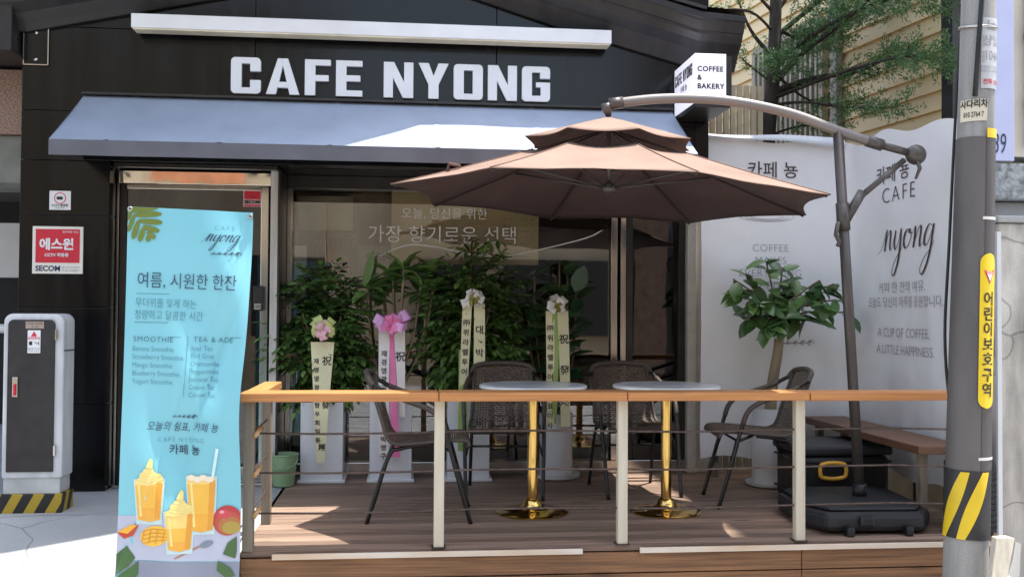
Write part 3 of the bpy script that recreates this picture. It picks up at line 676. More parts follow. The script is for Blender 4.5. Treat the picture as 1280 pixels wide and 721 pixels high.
# ------------------------------------------------------------------ blue menu banner
bn = thing('menu_banner', 'tall turquoise summer drinks banner with fruit smoothies standing beside the deck', 'banner', (-1.01, -1.85, gz(-1.85)))
BW, BH = .568, 1.82
def bsurf(a, b, off=0.0):
    """a across, b down, in metres on the cloth."""
    u = a/BW; v = b/BH
    y = -1.85 + .012*math.sin(v*5+u*2) + .018*math.sin((u-v*1.6)*9)*math.exp(-((u*.9-(1-v)*.8-.1)/.25)**2)
    y += -.045*max(0, u-.62)**1.2*math.exp(-((v-.46)/.14)**2)*2 + .022*math.exp(-((u-.78+.9*(v-.38))/.035)**2)*math.exp(-((v-.45)/.22)**2)
    y -= .010*math.exp(-((u-(1-v*1.05))/.02)**2)
    edge = -.022*u*math.exp(-((v-.52)/.16)**2)
    return Vector((-1.293-.028*v + a*(1-.03*v) + edge, y-off, 1.934-b-.018*u))
def bp(px, py):
    xl = 160-12*(py-258)/463
    return ((px-xl)/157*BW, (py-258-6*(px-xl)/157)/270)
bf = lambda off: (lambda a, b, d=0: bsurf(a, b, off+d))
MB().sheet(lambda u, v: bsurf(u*BW, v*BH), 36, 90).build('cloth', cyan_m, bn, smooth=True)
# the photo-printed lower part: pale table, drinks, mango, leaves
def area(mb, pts, off, m=0, n=1):
    """polygon given in picture-style print coordinates, laid on the cloth."""
    f = bf(off*1.6); q0 = [tuple((min(BW-.001, max(.001, a)), min(BH-.001, max(.001, b)))) for a, b in (bp(*p) for p in pts)]; q = []
    for i in range(len(q0)):
        p0, p1 = q0[i], q0[(i+1) % len(q0)]; n_ = max(1, int(math.hypot(p1[0]-p0[0], p1[1]-p0[1])/.013))
        q += [(p0[0]+(p1[0]-p0[0])*j/n_, p0[1]+(p1[1]-p0[1])*j/n_) for j in range(n_)]
    c = (sum(p[0] for p in q)/len(q), sum(p[1] for p in q)/len(q)); k = len(q)
    vs = [f(*c)]; 
    for r in (.2, .4, .6, .8, 1): vs += [f(c[0]+(p[0]-c[0])*r, c[1]+(p[1]-c[1])*r) for p in q]
    fs = [(0, 1+i, 1+(i+1) % k) for i in range(k)]
    for r in range(4):
        fs += [(1+r*k+i, 1+(r+1)*k+i, 1+(r+1)*k+(i+1) % k, 1+r*k+(i+1) % k) for i in range(k)]
    mb.add(vs, fs, m)
def ell(cx, cy, rx, ry, n=20, rot=0): return [(cx+rx*math.cos(t)*math.cos(rot)-ry*math.sin(t)*math.sin(rot), cy+rx*math.cos(t)*math.sin(rot)+ry*math.sin(t)*math.cos(rot)) for t in [2*math.pi*i/n for i in range(n)]]
def flat(name, c, **k): return mat('print_'+name, lin(c), rough=.4, var=.05, **k)
tp = MB(); tp.sheet(lambda u, v: bsurf(u*BW, (643-258)/270+v*(698-643)/270, .0012), 30, 8); tp.build('table_print', flat('table', (186, 190, 208)), bn, smooth=True)
tp = MB(); tp.sheet(lambda u, v: bsurf(u*BW, (699-258)/270+v*(BH-(699-258)/270), .0012), 30, 6); tp.build('table_edge_print', flat('edge', (138, 143, 160)), bn, smooth=True)
Y1, Y2, Y3, Y4, CR, GLs, ICE = flat('mango_juice', (242, 188, 76)), flat('mango_deep', (226, 158, 58)), flat('mango_pale', (248, 212, 124)), flat('cream_yellow', (244, 222, 140)), flat('cream_line', (232, 204, 116)), flat('glass_edge', (196, 222, 222)), flat('ice', (240, 226, 200))
def cup(x0, x1, y0, y1, inset, split, m_top, m_bot, swirl):
    mb = MB()
    side = lambda y: inset*(y-y0)/(y1-y0)
    area(mb, [(x0-2, y0-2), (x1+2, y0-2), (x1-inset+2, y1+6), (x0+inset-2, y1+6)], .0020, 0)
    area(mb, [(x0+side(split), split), (x1-side(split), split), (x1-inset, y1), ((x0+x1)/2, y1+3), (x0+inset, y1)], .0030, 1)
    ym = y1-(y1-split)*.35; area(mb, [(x0+side(ym), ym), (x1-side(ym), ym), (x1-inset, y1), ((x0+x1)/2, y1+3), (x0+inset, y1)], .0034, 7)
    area(mb, [(x0, y0), (x1, y0), (x1-side(split), split), (x0+side(split), split)], .0030, 2)
    area(mb, [(x1-8, y0+3), (x1-1, y0+3), (x1-inset-1, y1), (x1-inset-7, y1)], .0036, 3)
    area(mb, [(x0+4, y0+6), (x0+7, y0+6), (x0+inset+6, y1-4), (x0+inset+3, y1-4)], .0036, 5)
    if swirl:
        cx = (x0+x1)/2; h = 19
        for i in range(5):
            w = (x1-x0)*.50*(1-i/5.0); yy = y0-1-i*h/5.2
            area(mb, ell(cx+1.5*math.sin(i*2), yy, w, 5.2-.5*i, 18, -.12), .0040+.0004*i, 5)
            f = bf((.0043+.0004*i)*1.6); q = [bp(cx+1.5*math.sin(i*2)+w*k*.95, yy+3.2-abs(k)*3) for k in (-1, -.5, 0, .5, 1)]
            stroke(mb, q, .0025, f, 4, slant=False)
        area(mb, [(cx-4, y0-h+3), (cx+5, y0-h+3), (cx+5, y0-h-6), (cx+2, y0-h-9), (cx-1, y0-h-4)], .0064, 5)
    return mb
PM = [GLs, Y1, Y3, Y2, CR, Y4, ICE, flat('mango_mid', (238, 174, 66))]
cup(172, 209, 600, 648, 4, 606, 2, 1, True).build('smoothie_print', PM, bn)
cup(238, 276, 598, 663, 5, 606, 2, 1, False).build('iced_drink_print', PM, bn)
cup(211, 247, 640, 686, 4, 660, 2, 1, True).build('smoothie_print', PM, bn)
mb = MB(); area(mb, [(270, 598), (274, 598), (282, 562), (278, 561)], .0042, 0); [area(mb, ell(244+8*i, 598+2*(i % 2), 6, 4, 8), .0040, 1) for i in range(4)]
mb.build('straw_print', [flat('straw', (208, 236, 240)), ICE], bn)
mb = MB(); area(mb, ell(290, 652, 19, 19, 24), .0022, 0); area(mb, ell(291, 655, 17, 15, 24), .0026, 4); area(mb, ell(293, 658, 15, 11.5, 22), .0030, 5); area(mb, ell(295, 661, 12, 8, 18), .0034, 2); area(mb, ell(286, 644, 9, 6, 18), .0030, 1); area(mb, ell(283, 641, 3.2, 2.2, 10), .0036, 3)
mb.build('mango_print', [flat('mango_red', (186, 62, 66)), flat('mango_pink', (206, 78, 82)), flat('mango_green', (176, 152, 72)), flat('mango_shine', (234, 160, 170)), flat('mango_warm', (188, 84, 66)), flat('mango_tan', (184, 116, 70))], bn)
mb = MB(); area(mb, [(149, 664), (158, 672), (170, 668), (176, 656), (172, 654)], .0022, 0); area(mb, [(150, 663), (162, 666), (175, 655), (166, 655)], .0028, 1)
area(mb, ell(197, 669, 19, 13, 22, -.2), .0022, 2)
for i in range(4):
    f = bf(.0052); stroke(mb, [bp(184+i*9, 659+2*abs(i-1.5)), bp(180+i*9, 680-abs(i-1.5)*2)], .004, f, 3, slant=False); stroke(mb, [bp(181, 664+i*5), bp(196, 660+i*5), bp(213, 662+i*4)], .004, f, 3, slant=False)
mb.build('fruit_slice_print', [flat('mango_skin', (196, 72, 48)), flat('slice', (246, 184, 60)), flat('diced', (248, 194, 70)), flat('diced_line', (220, 146, 34))], bn)
mb = MB(); f = bf(.0024); stroke(mb, [bp(222, 698), bp(240, 690), bp(255, 683)], .010, f, 0, slant=False); area(mb, ell(263, 681, 9, 4, 14, -.3), .0028, 1); mb.build('spoon_print', [flat('spoon_wood', (172, 128, 104)), flat('spoon_metal', (128, 140, 152))], bn)
LFm = [flat('leaf_olive', (112, 128, 54)), flat('leaf_deep', (70, 104, 58)), cyan_m]
mb = MB()
mA, mB_ = (163, 262), (189, 297)
for i, (t, tx, ty, w) in enumerate(((0, 176, 257, 7), (.05, 198, 258.5, 8), (.2, 202, 267, 8), (.4, 203, 278, 8), (.6, 199, 289, 8), (.8, 194, 298, 7), (.9, 184, 302, 7), (.65, 174, 302, 8), (.4, 166, 299, 8), (.2, 160, 290, 6), (.05, 159, 276, 6))):
    bx_, by_ = mA[0]+(mB_[0]-mA[0])*t, mA[1]+(mB_[1]-mA[1])*t; dx_, dy_ = tx-bx_, ty-by_; L_ = math.hypot(dx_, dy_); nx_, ny_ = -dy_/L_, dx_/L_
    area(mb, [(bx_+dx_*f_+nx_*w*g_, by_+dy_*f_+ny_*w*g_) for f_, g_ in ((0, -.25), (.35, -.42), (.75, -.44), (.95, -.25), (1, 0), (.95, .25), (.75, .4), (.35, .42), (0, .25))], .0020+.0001*i, 0)
mb.build('leaf_print', LFm, bn)
mb = MB(); area(mb, [(149, 690), (162, 680), (172, 696), (164, 706), (150, 714)], .0034, 1); area(mb, [(152, 716), (168, 706), (176, 700), (176, 716), (168, 728), (150, 730)], .0034, 1); mb.build('leaf_print', LFm, bn)
mb = MB(); area(mb, [(302, 672), (290, 680), (284, 694), (300, 700), (302, 690)], .0034, 1); area(mb, [(278, 702), (276, 714), (288, 724), (300, 722), (294, 712)], .0034, 1); mb.build('leaf_print', LFm, bn)
def btext(mb, s, px, py, sz, m=0, **k):
    a, b = bp(px, py); f = bf(.0058)
    put_text(mb, s, sz, lambda x, y: f(x, -y), a, -b, m=m, **k)
def bline(mb, x0, x1, py, m=0):
    q = [bp(x0+(x1-x0)*i/4, py+(x1-x0)*i/4*.02) for i in range(5)]; stroke(mb, q, .0022, bf(.0022), m, taper=False, slant=False)
mb = MB()
btext(mb, '여름, 시원한 한잔', 171, 351, .080, align='LEFT', weight=-.0004, sx=.8)
btext(mb, '카페 뇽', 236, 564, .050, weight=.0004)
mb2 = lambda px, py: bp(px, py)
a_, b_ = bp(258, 301); nyong(mb, .034, lambda x, y: bf(.0058)(x, -y), a_, -b_, .2, sx=.95, sh=.5)
a_, b_ = bp(266, 317); sprig(mb, .026, lambda x, y: bf(.0058)(x, -y), a_, -b_, n=5)
a_, b_ = bp(222, 521); sprig(mb, .022, lambda x, y: bf(.0058)(x, -y), a_, -b_, n=5)
btext(mb, '오늘의 쉼표, 카페 뇽', 234, 535, .048, weight=-.0002, shear=.25, sx=.86)
mb.build('lettering', ink_navy, bn)
mb = MB()
btext(mb, '무더위를 잊게 하는', 169, 379, .048, align='LEFT', sx=.74, weight=-.0004); btext(mb, '청량하고 달콤한 시간', 168, 394, .048, align='LEFT', sx=.74, weight=-.0004)
btext(mb, 'CAFE', 281, 285, .03, spacing=1.5, weight=-.0006); btext(mb, 'CAFE NYONG', 232, 551, .030, spacing=1.25, weight=-.0006)
btext(mb, 'SMOOTHIE', 167, 424, .034, align='LEFT', spacing=1.15); btext(mb, 'TEA & ADE', 244, 425, .034, align='LEFT', spacing=1.15)
for i, s in enumerate(('Banana Smoothie', 'Strawberry Smoothie', 'Mango Smoothie', 'Blueberry Smoothie', 'Yogurt Smoothie')): btext(mb, s, 166, 436+10.2*i, .033, align='LEFT', sx=.85, weight=-.0004)
for i, s in enumerate(('Iced Tea', 'Earl Grey', 'Chamomile', 'Peppermint', 'Jasmine Tea', 'Green Tea', 'Citron Tea')): btext(mb, s, 242, 436+9.7*i, .033, align='LEFT', sx=.85, weight=-.0004)
bline(mb, 170, 212, 367); bline(mb, 168, 211, 403); bline(mb, 211, 228, 422); bline(mb, 290, 306, 423)
q = [bp(237-.25*i, 421+19*i) for i in range(5)]; stroke(mb, q, .002, bf(.0022), 0, taper=False, slant=False)
mb.build('lettering', ink_teal, bn)
for px, py in ((163, 261), (313, 269)):
    a_, b_ = bp(px, py); p = bsurf(a_, b_, .003)
    MB().tube([p+Vector((.009*math.cos(t), 0, .009*math.sin(t))) for t in [i*math.pi/6 for i in range(12)]], .004, 6, closed=True).build('eyelet', steel, bn, smooth=True)
# the X stand behind
MB().tube([(-1.275, -1.80, 1.92), (-1.02, -1.76, 1.0), (-.76, -1.80, .16)], .008, 8).build('stand_arm', steel_dk, bn, smooth=True)
MB().tube([(-.735, -1.805, 1.9), (-1.0, -1.745, 1.0), (-1.30, -1.80, .14)], .008, 8).build('stand_arm', steel_dk, bn, smooth=True)
MB().tube([(-1.01, -1.75, 1.0), (-1.02, -1.50, gz(-1.5)+.01)], .009, 8).build('stand_leg', steel_dk, bn, smooth=True)
for x in (-1.30, -.76): MB().tube([(x, -1.80, .15), (x, -1.82, gz(-1.82)+.006)], .008, 8).build('stand_foot', steel_dk, bn, smooth=True)

# ------------------------------------------------------------------ fence banner at the right (fold in the corner)
fb = thing('cafe_cloth_banner', 'large white cloth banner with cafe lettering wrapped round the corner of the deck', 'banner', (3.0, -.2, D))
CXR = 3.12; CYB = .17
def fsurf(s, z, off=0.0):
    """s runs along the back from x=2.05, then round the fold and towards the street."""
    w = .014*math.sin(s*4.2+z*1.3)+.010*math.sin(s*9+z*2.6)*max(0, (1.3-z))+.012*math.sin(z*3.1+s)*.6+.012*mnoise.noise(Vector((s*3, z*2.5, 0)))+.006*mnoise.noise(Vector((s*9, z*7, 3)))
    w *= 1-.75*max(0, min(1, (z-1.7)/.8))
    L = CXR-2.05; r = .10
    if s < L-r: return Vector((2.05+s, CYB+w-off, z))
    if s < L-r+r*math.pi/2:
        t = (s-(L-r))/r; c = Vector((CXR-r, CYB-r, z)); n = Vector((math.sin(t), math.cos(t), 0)); return c+n*(r+w-off)
    return Vector((CXR+w-off, CYB-r-(s-(L-r+r*math.pi/2)), z))
SL = 1.07-.1+.157+1.45
def ztop(s): return 2.70 - .02*math.sin(min(1, s/1.1)*math.pi) - .14*max(0, s-1.1)/1.45 - .045*math.exp(-((s-1.22)/.22)**2)
MB().sheet(lambda u, v: fsurf(u*SL, .44+.02*math.sin(u*23)+(ztop(u*SL)-.44)*v), 110, 60).build('cloth', cloth_m, fb, smooth=True)
# folded-over loose top edge
MB().sheet(lambda u, v: (2.08+1.0*u, CYB-.012-.035*math.sin(v*2.2)-.02*v*math.sin(u*3.1), 2.715-.075*v*(.35+.65*u)-.006*math.sin(u*8)), 40, 8).build('top_fold', mat('banner_back', (.62, .65, .70), rough=.7, var=.04), fb, smooth=True)
fq = lambda x: x-2.05
fn1 = lambda a, b, d=0: fsurf(a, b, .005+d)
mb = MB()
put_text(mb, '카페 뇽', .125, fn1, fq(2.565), 2.462, weight=.0004)
mb.build('lettering', ink_brown, fb)
mb = MB()
for i, s in enumerate(('COFFEE', 'MAKES', 'EVERYTHING', 'BETTER')): put_text(mb, s, .074, fn1, fq(2.545), 1.915-.088*i, weight=-.0012, spacing=1.06)
put_text(mb, '& BAKERY', .06, fn1, fq(2.50), 1.50, weight=-.001)
for rx, ry in ((.20, .035), (.16, .028), (.12, .02)):
    stroke(mb, [(fq(2.52)+rx*math.cos(i*math.pi/8), 2.14+ry*math.sin(i*math.pi/8)) for i in range(17)], .0035, fn1, n=3, slant=False)
sprig(mb, .05, fn1, fq(2.60), 1.25, n=5)
mb.build('lettering', ink_grey, fb)
def fy(y): return 1.07-.1+.157+(CYB-.1-y)
sk = lambda a, b, d=0: fsurf(a, b, .005+d)
mb = MB()
put_text(mb, '카페 뇽', .13, sk, fy(-.50), 2.36, weight=0, sx=1.15); put_text(mb, 'CAFE', .145, sk, fy(-.575), 2.225, weight=-.0025, spacing=1.25, sx=1.15)
nyong(mb, .13, sk, fy(-.36), 1.87, .14, sx=1.12, sh=.22)
mb.build('lettering', ink_brown, fb)
mb = MB()
put_text(mb, '커피 한 잔의 여유,', .078, sk, fy(-.60), 1.625, weight=-.0004, sx=1.1); put_text(mb, '오늘도 당신의 하루를 응원합니다.', .078, sk, fy(-.62), 1.53, weight=-.0004, sx=.9)
put_text(mb, 'A CUP OF COFFEE,', .085, sk, fy(-.62), 1.335, weight=-.001, sx=1.0); put_text(mb, 'A LITTLE HAPPINESS.', .085, sk, fy(-.64), 1.225, weight=-.001, sx=1.0)
mb.build('lettering', ink_grey, fb)
fe = thing('banner_fence', 'grey steel fence posts and rails carrying the white cloth banner', 'fence', (3.0, .1, 0))
for x, y in ((2.17, .26), (3.22, .26), (3.22, -.62), (3.22, -1.36)): MB().box(x-.025, x+.025, y-.025, y+.025, 0, 2.62).build('post', steel_dk if x > 3 else steel, fe)
for z in (.6, 2.5): MB().box(2.2, 3.19, .245, .275, z, z+.04).build('rail', steel_dk, fe); MB().box(3.205, 3.235, -1.33, .23, z, z+.04).build('rail', steel_dk, fe)

# ------------------------------------------------------------------ utility pole
up_ = thing('utility_pole', 'tall grey utility pole with dark sleeve and yellow striped band beside the deck', 'pole', (2.665, -2.1, 0))
def pc(z): return Vector((2.655+.030*z, -2.1, z))
def pr(z): return .103-.0085*z
def seg(name, z0, z1, dr, m, n=8): 
    k = max(2, int((z1-z0)/.25)+1); zs = [z0+(z1-z0)*i/(k-1) for i in range(k)]
    return MB().tube([pc(z) for z in zs], [pr(z)+dr for z in zs], 40, m=0).build(name, m, up_, smooth=True, auto=50)
seg('shaft', -.02, 6.5, 0, pole_gr)
seg('dark_sleeve', .72, 2.30, .004, pole_dk)
def pole_fn(z_off=0, dr=.0065, ang0=-90):
    # a: arc length from the side facing the street, b: height
    def f(a, b, d=0):
        r = pr(b)+dr+d; t = R_(ang0)+(a-.04)/r; return pc(b)+Vector((math.cos(t)*r, math.sin(t)*r, 0))
    return f
seg('band', .40, .722, .006, mat('band_black', (.03, .029, .03), rough=.55, var=.2))
ps = pole_fn(dr=.0085)
def pstripe(pts):
    mb = MB(); k = 12
    # left and right boundaries as polylines interpolated in height
    (l0, l1, z0), (r0, r1, z1) = pts
    return mb
for a0 in (-.085, .015):
    mb = MB()
    def fs(u, v, a0=a0):
        b = .402+.314*v; sl_ = .115*(v-.5)
        return ps(a0+sl_+(u-.5)*2*(.020+.014*math.sin(math.pi*v)), b)
    mb.sheet(fs, 8, 16); mb.build('yellow_stripe', yellow_m, up_, smooth=True)
# school-zone strip, wrapping round the right side
ys_ = MB(); yp = rr(.035, 1.02, .15, 1.735, .055, n=6); 
ysf = pole_fn(dr=.0095)
ys_.sheet(lambda u, v: ysf(.022+.098*u, 1.06+.64*v), 8, 20)
ys_.sheet(lambda u, v: ysf(.071+(u-.5)*.098*math.sqrt(max(.02, 1-(v)**2)), 1.70+.045*v), 8, 6)
ys_.sheet(lambda u, v: ysf(.071+(u-.5)*.098*math.sqrt(max(.02, 1-(v)**2)), 1.06-.045*v), 8, 6)
sz = ys_.build('school_zone_strip', mat('strip_yellow', (.85, .60, .02), rough=.4, var=.05), up_, smooth=True)
ysf2 = pole_fn(dr=.0125)
mb = MB()
for i, ch in enumerate('어린이보호구역'): put_text(mb, ch, .072, ysf2, .070, 1.525-.0715*i, weight=.0012)
mb.build('lettering', ink, sz)
mb = MB(); mb.add([ysf2(.04, 1.665), ysf2(.106, 1.665), ysf2(.073, 1.60)], [(0, 1, 2)], 0); mb.add([ysf2(.050, 1.659, .001), ysf2(.096, 1.659, .001), ysf2(.073, 1.612, .001)], [(0, 1, 2)], 1)
put_text(mb, '어린이', .018, lambda a, b: ysf2(a, b, .002), .073, 1.65, m=0, weight=.0004); mb.build('triangle_emblem', [red_m, white_paint], sz)
kt = MB(); kf = pole_fn(dr=.004); kt.sheet(lambda u, v: kf(.012+.105*u, 2.53+.34*v), 10, 6); kto = kt.build('line_plate', mat('plate_grey', (.55, .55, .55), rough=.5, var=.08), up_, smooth=True)
kf2 = pole_fn(dr=.0062); mb = MB(); put_text(mb, 'kt', .06, kf2, .062, 2.83, weight=.002); put_text(mb, '상일', .055, kf2, .068, 2.755, weight=0); put_text(mb, '1044', .065, kf2, .072, 2.685, sx=.75)
for i in range(3): put_text(mb, '선', .018, kf2, .022, 2.775-.02*i); put_text(mb, '호', .018, kf2, .022, 2.70-.02*i)
for i in range(2): put_text(mb, '고장신고 국번없이', .016, kf2, .066, 2.63-.018*i)
mb.build('lettering', ink_grey, kto); mb = MB(); put_text(mb, '전화 100', .028, kf2, .07, 2.56, weight=.0005); mb.build('lettering', red_m, kto)
ld = MB(); ld.sheet(lambda u, v: kf(-.085+.13*u, 2.375+.105*v, .001), 10, 4); ldo = ld.build('paper_sticker', mat('sticker_cream', (.68, .62, .46), rough=.6, var=.1), up_, smooth=True)
mb = MB(); lf2 = pole_fn(dr=.0075); put_text(mb, '사다리차', .042, lf2, -.02, 2.455, weight=.0012, sx=.85); put_text(mb, '010 2764 7', .034, lf2, -.02, 2.405, weight=.0005, sx=.6); mb.build('lettering', ink, ldo)
MB().tube([pc(2.84)+Vector((math.cos(t)*(pr(2.84)+.004), math.sin(t)*(pr(2.84)+.004), .012*math.sin(t))) for t in [i*math.pi/12 for i in range(24)]], .008, 6, closed=True).build('steel_strap', steel, up_, smooth=True)
MB().tube([pc(6)+Vector((.0, -.12, 0)), pc(3.1)+Vector((-.030, -.093, 0)), pc(2.8)+Vector((-.045, -.09, 0)), pc(2.49)+Vector((-.058, -.085, 0))], .012, 8).build('cable', black_pl, up_, smooth=True)
cp = catmull([(2.735, -2.0, 2.90), (2.708, -2.0, 2.80), (2.678, -2.0, 2.38), (2.645, -2.0, 1.80), (2.622, -2.0, 1.42), (2.626, -2.0, 1.2), (2.645, -2.0, 1.02), (2.665, -2.0, .9)], 6)
MB().tube(cp, .0075, 8).build('loose_cable', black_pl, up_, smooth=True)
pfl = pole_fn(dr=.0062)
MB().sheet(lambda u, v: pfl(.045+.115*u, .725+1.585*v), 12, 14).build('sleeve_flap', mat('flap_brown', (.088, .076, .071), rough=.55, var=.15, scale=6, stretch=(1, 1, .3)), up_, smooth=True)
pft = pole_fn(dr=.0085)
MB().sheet(lambda u, v: pft(.045+.115*u, 2.295+.045*v), 12, 2).build('yellow_tape', yellow_m, up_, smooth=True)
for z in (1.905, .772): MB().sheet(lambda u, v: pft(.03+.125*u, z+.014*v), 12, 2).build('tie_band', off_white, up_, smooth=True)
ws = thing('white_metal_strip', 'thin white metal edge strip standing between the pole and the stained wall', 'strip', (2.88, -1.9, 0))
MB().box(2.925, 2.947, -1.95, -1.935, .18, 1.87).build('strip', white_paint, ws)

# right side: stained wall, ledge, billboard, neighbouring wall
n_ = conc_wall.node_tree.nodes; l_ = conc_wall.node_tree.links; p_ = n_['Principled BSDF']
vo_ = n_.new('ShaderNodeTexVoronoi'); vo_.feature = 'DISTANCE_TO_EDGE'; vo_.inputs['Scale'].default_value = 1.1
nw_ = n_.new('ShaderNodeTexNoise'); nw_.inputs['Scale'].default_value = 6; va_ = n_.new('ShaderNodeVectorMath'); va_.operation = 'MULTIPLY_ADD'; va_.inputs[1].default_value = (.5, .5, .5)
l_.new(nw_.outputs['Color'], va_.inputs[0]); l_.new(n_['Texture Coordinate'].outputs['Object'], va_.inputs[2]); l_.new(va_.outputs[0], vo_.inputs['Vector'])
mr_ = n_.new('ShaderNodeMapRange'); mr_.inputs['From Max'].default_value = .010; mr_.inputs['To Min'].default_value = .5; l_.new(vo_.outputs['Distance'], mr_.inputs['Value'])
mx_ = n_.new('ShaderNodeMix'); mx_.data_type = 'RGBA'; mx_.blend_type = 'MULTIPLY'; mx_.inputs[0].default_value = 1
o_ = p_.inputs['Base Color'].links[0].from_socket; l_.new(o_, mx_.inputs[6]); l_.new(mr_.outputs[0], mx_.inputs[7]); l_.new(mx_.outputs[2], p_.inputs['Base Color'])
cw = thing('stained_concrete_wall', 'stained grey white concrete wall at the right edge behind the pole', 'wall', (3.5, -1.5, 0))
MB().box(3.14, 6, -1.62, -1.40, 0, 1.945).build('wall', conc_wall, cw, bevel=.01)
MB().box(3.13, 6, -1.635, -1.38, 1.948, 1.985).build('coping', conc, cw, bevel=.008)
lg = thing('stone_ledge', 'rough grey stone ledge above the stained concrete wall', 'ledge', (3.8, -.9, 1.9))
MB().box(3.16, 6, -1.36, -.6, 1.6, 2.09).build('lower_course', conc, lg, bevel=.01); MB().box(3.14, 6, -1.42, -.6, 2.094, 2.30).build('upper_course', mat('rough_stone', (.33, .35, .35), rough=.9, var=.35, scale=30, bump=.6, bscale=60), lg, bevel=.012)
bb = thing('lavender_billboard', 'pale lavender upright sign panel ending in 639 behind the utility pole', 'sign', (3.55, -.9, 2.3))
MB().box(3.10, 3.355, -1.43, -1.38, 2.31, 4.6).build('panel', mat('lavender_panel', (.55, .58, .80), rough=.35, var=.03), bb, bevel=.004)
mb = MB(); put_text(mb, '639', .16, plane_fn((0, -1.431, 0), (1, 0, 0), (0, 0, 1)), 3.245, 2.40, sx=.5, shear=.1); mb.build('lettering', ink_navy, bb)
for z in (2.5, 2.72, 2.95, 3.1): MB().lathe([(.018, 0), (.018, .03), (.008, .04)], (0, 0, 0), 12).build('bolt', black_pl, bb, smooth=True).matrix_local = Matrix.Translation((3.125, -1.435, z)) @ Matrix.Rotation(R_(90), 4, 'X')
kg = thing('beige_kiosk', 'beige rendered pier with rusty hinged metal panel at the top right edge', 'building', (3.9, -.7, 2.3))
MB().box(3.36, 4.6, -1.37, -1.15, 2.345, 4.65).build('pier', mat('cream_render', (.72, .66, .54), rough=.8, var=.06), kg)
MB().box(3.46, 4.4, -1.395, -1.372, 2.40, 4.5).build('panel', off_white, kg, bevel=.004); MB().tube([(3.455, -1.40, 2.38), (3.455, -1.40, 4.5)], .008, 6).build('hinge_rod', rust, kg)
for z in (2.62, 3.0): MB().box(3.435, 3.50, -1.415, -1.396, z, z+.035).build('hinge', rust, kg)
MB().box(4.62, 8, -1.85, .9, 4.7, 11).build('added_shade_block', mat('cream_render', (.72, .66, .54)), kg)  # unseen block, added to keep the sun off the right of the deck

# clutter at the foot of the pole
rb = thing('broken_board', 'pale broken timber board leaning against the foot of the utility pole', 'board', (2.72, -2.3, 0))
mb = MB(); mb.prism([(2.63, -.02), (2.73, -.02), (2.735, .2), (2.80, .425), (2.775, .432), (2.71, .43), (2.66, .2)], lambda a, b, d: (a, d+b*.12, b), -2.33, -2.29); mb.build('board', mat('pale_board', (.62, .56, .45), rough=.8, var=.12, scale=14, stretch=(4, 4, 1)), rb, bevel=.004)
for i, (x, y, r, z) in enumerate(((2.98, -1.95, .10, .09), (3.12, -2.1, .07, .06), (2.93, -2.15, .05, .04))):
    rk = MB(); import itertools
    bm = bmesh.new(); bmesh.ops.create_icosphere(bm, subdivisions=3, radius=r)
    for v in bm.verts:
        v.co += v.co.normalized()*.35*r*mnoise.noise(v.co*9+Vector((i*7, 0, 0))); v.co.z *= .75
        v.co += Vector((x, y, z))
    rk.add([tuple(v.co) for v in bm.verts], [tuple(v.index for v in f.verts) for f in bm.faces]); bm.free()
    o = rk.build('broken_stone', conc, None); tag(o, ('large grey chunk of broken concrete at the wall foot', 'middle sized grey rubble chunk nearest the street right of the pole', 'small grey rubble chunk close to the leaning board')[i], 'stone', 'rubble at the wall foot')
rs = thing('splintered_plank', 'short bright splintered plank standing among the rubble at the wall foot', 'plank', (3.1, -1.9, 0))
MB().prism([(2.98, 0), (3.05, 0), (3.09, .12), (3.10, .30), (3.07, .31), (3.055, .22), (3.02, .12)], lambda a, b, d: (a, d, b), -1.86, -1.83).build('plank', off_white, rs)

# ------------------------------------------------------------------ building with lap siding behind, tree
sd = thing('sided_house', 'tall house clad in beige lap siding behind the cloth banner', 'building', (3.7, 2.5, 0))
SA = Vector((3.93, .25, 0)); SD = Vector((-.158, 1, 0)).normalized(); SN = Vector((-SD.y, SD.x, 0))  # outward normal (towards the tree)
def spt(s, n, z): return SA+SD*s+SN*n+Vector((0, 0, z))
mb = MB(); pz = .145; z = .5
while z < 6.3:
    mb.add([spt(-.02, .004, z+pz), spt(7.5, .004, z+pz), spt(7.5, .030, z), spt(-.02, .030, z), spt(-.02, .003, z-.001), spt(7.5, .003, z-.001)], [(0, 1, 2, 3), (3, 2, 5, 4)]); z += pz
mb.build('siding', siding_m, sd)
mb = MB(); mb.add([spt(s, n, z) for z in (0, 6.4) for s, n in ((-.02, 0), (7.5, 0), (7.5, -3), (-.02, -3))], [(0, 1, 5, 4), (1, 2, 6, 5), (2, 3, 7, 6), (3, 0, 4, 7), (4, 5, 6, 7)]); mb.build('wall', mat('siding_core', (.45, .36, .22), rough=.8), sd)
mb = MB(); mb.add([spt(s, n, z) for z in (0, 6.4) for s, n in ((-.10, .05), (.02, .05), (.02, -.12), (-.10, -.12))], [(0, 1, 5, 4), (1, 2, 6, 5), (2, 3, 7, 6), (3, 0, 4, 7)]); mb.build('corner_trim', steel_dk, sd)
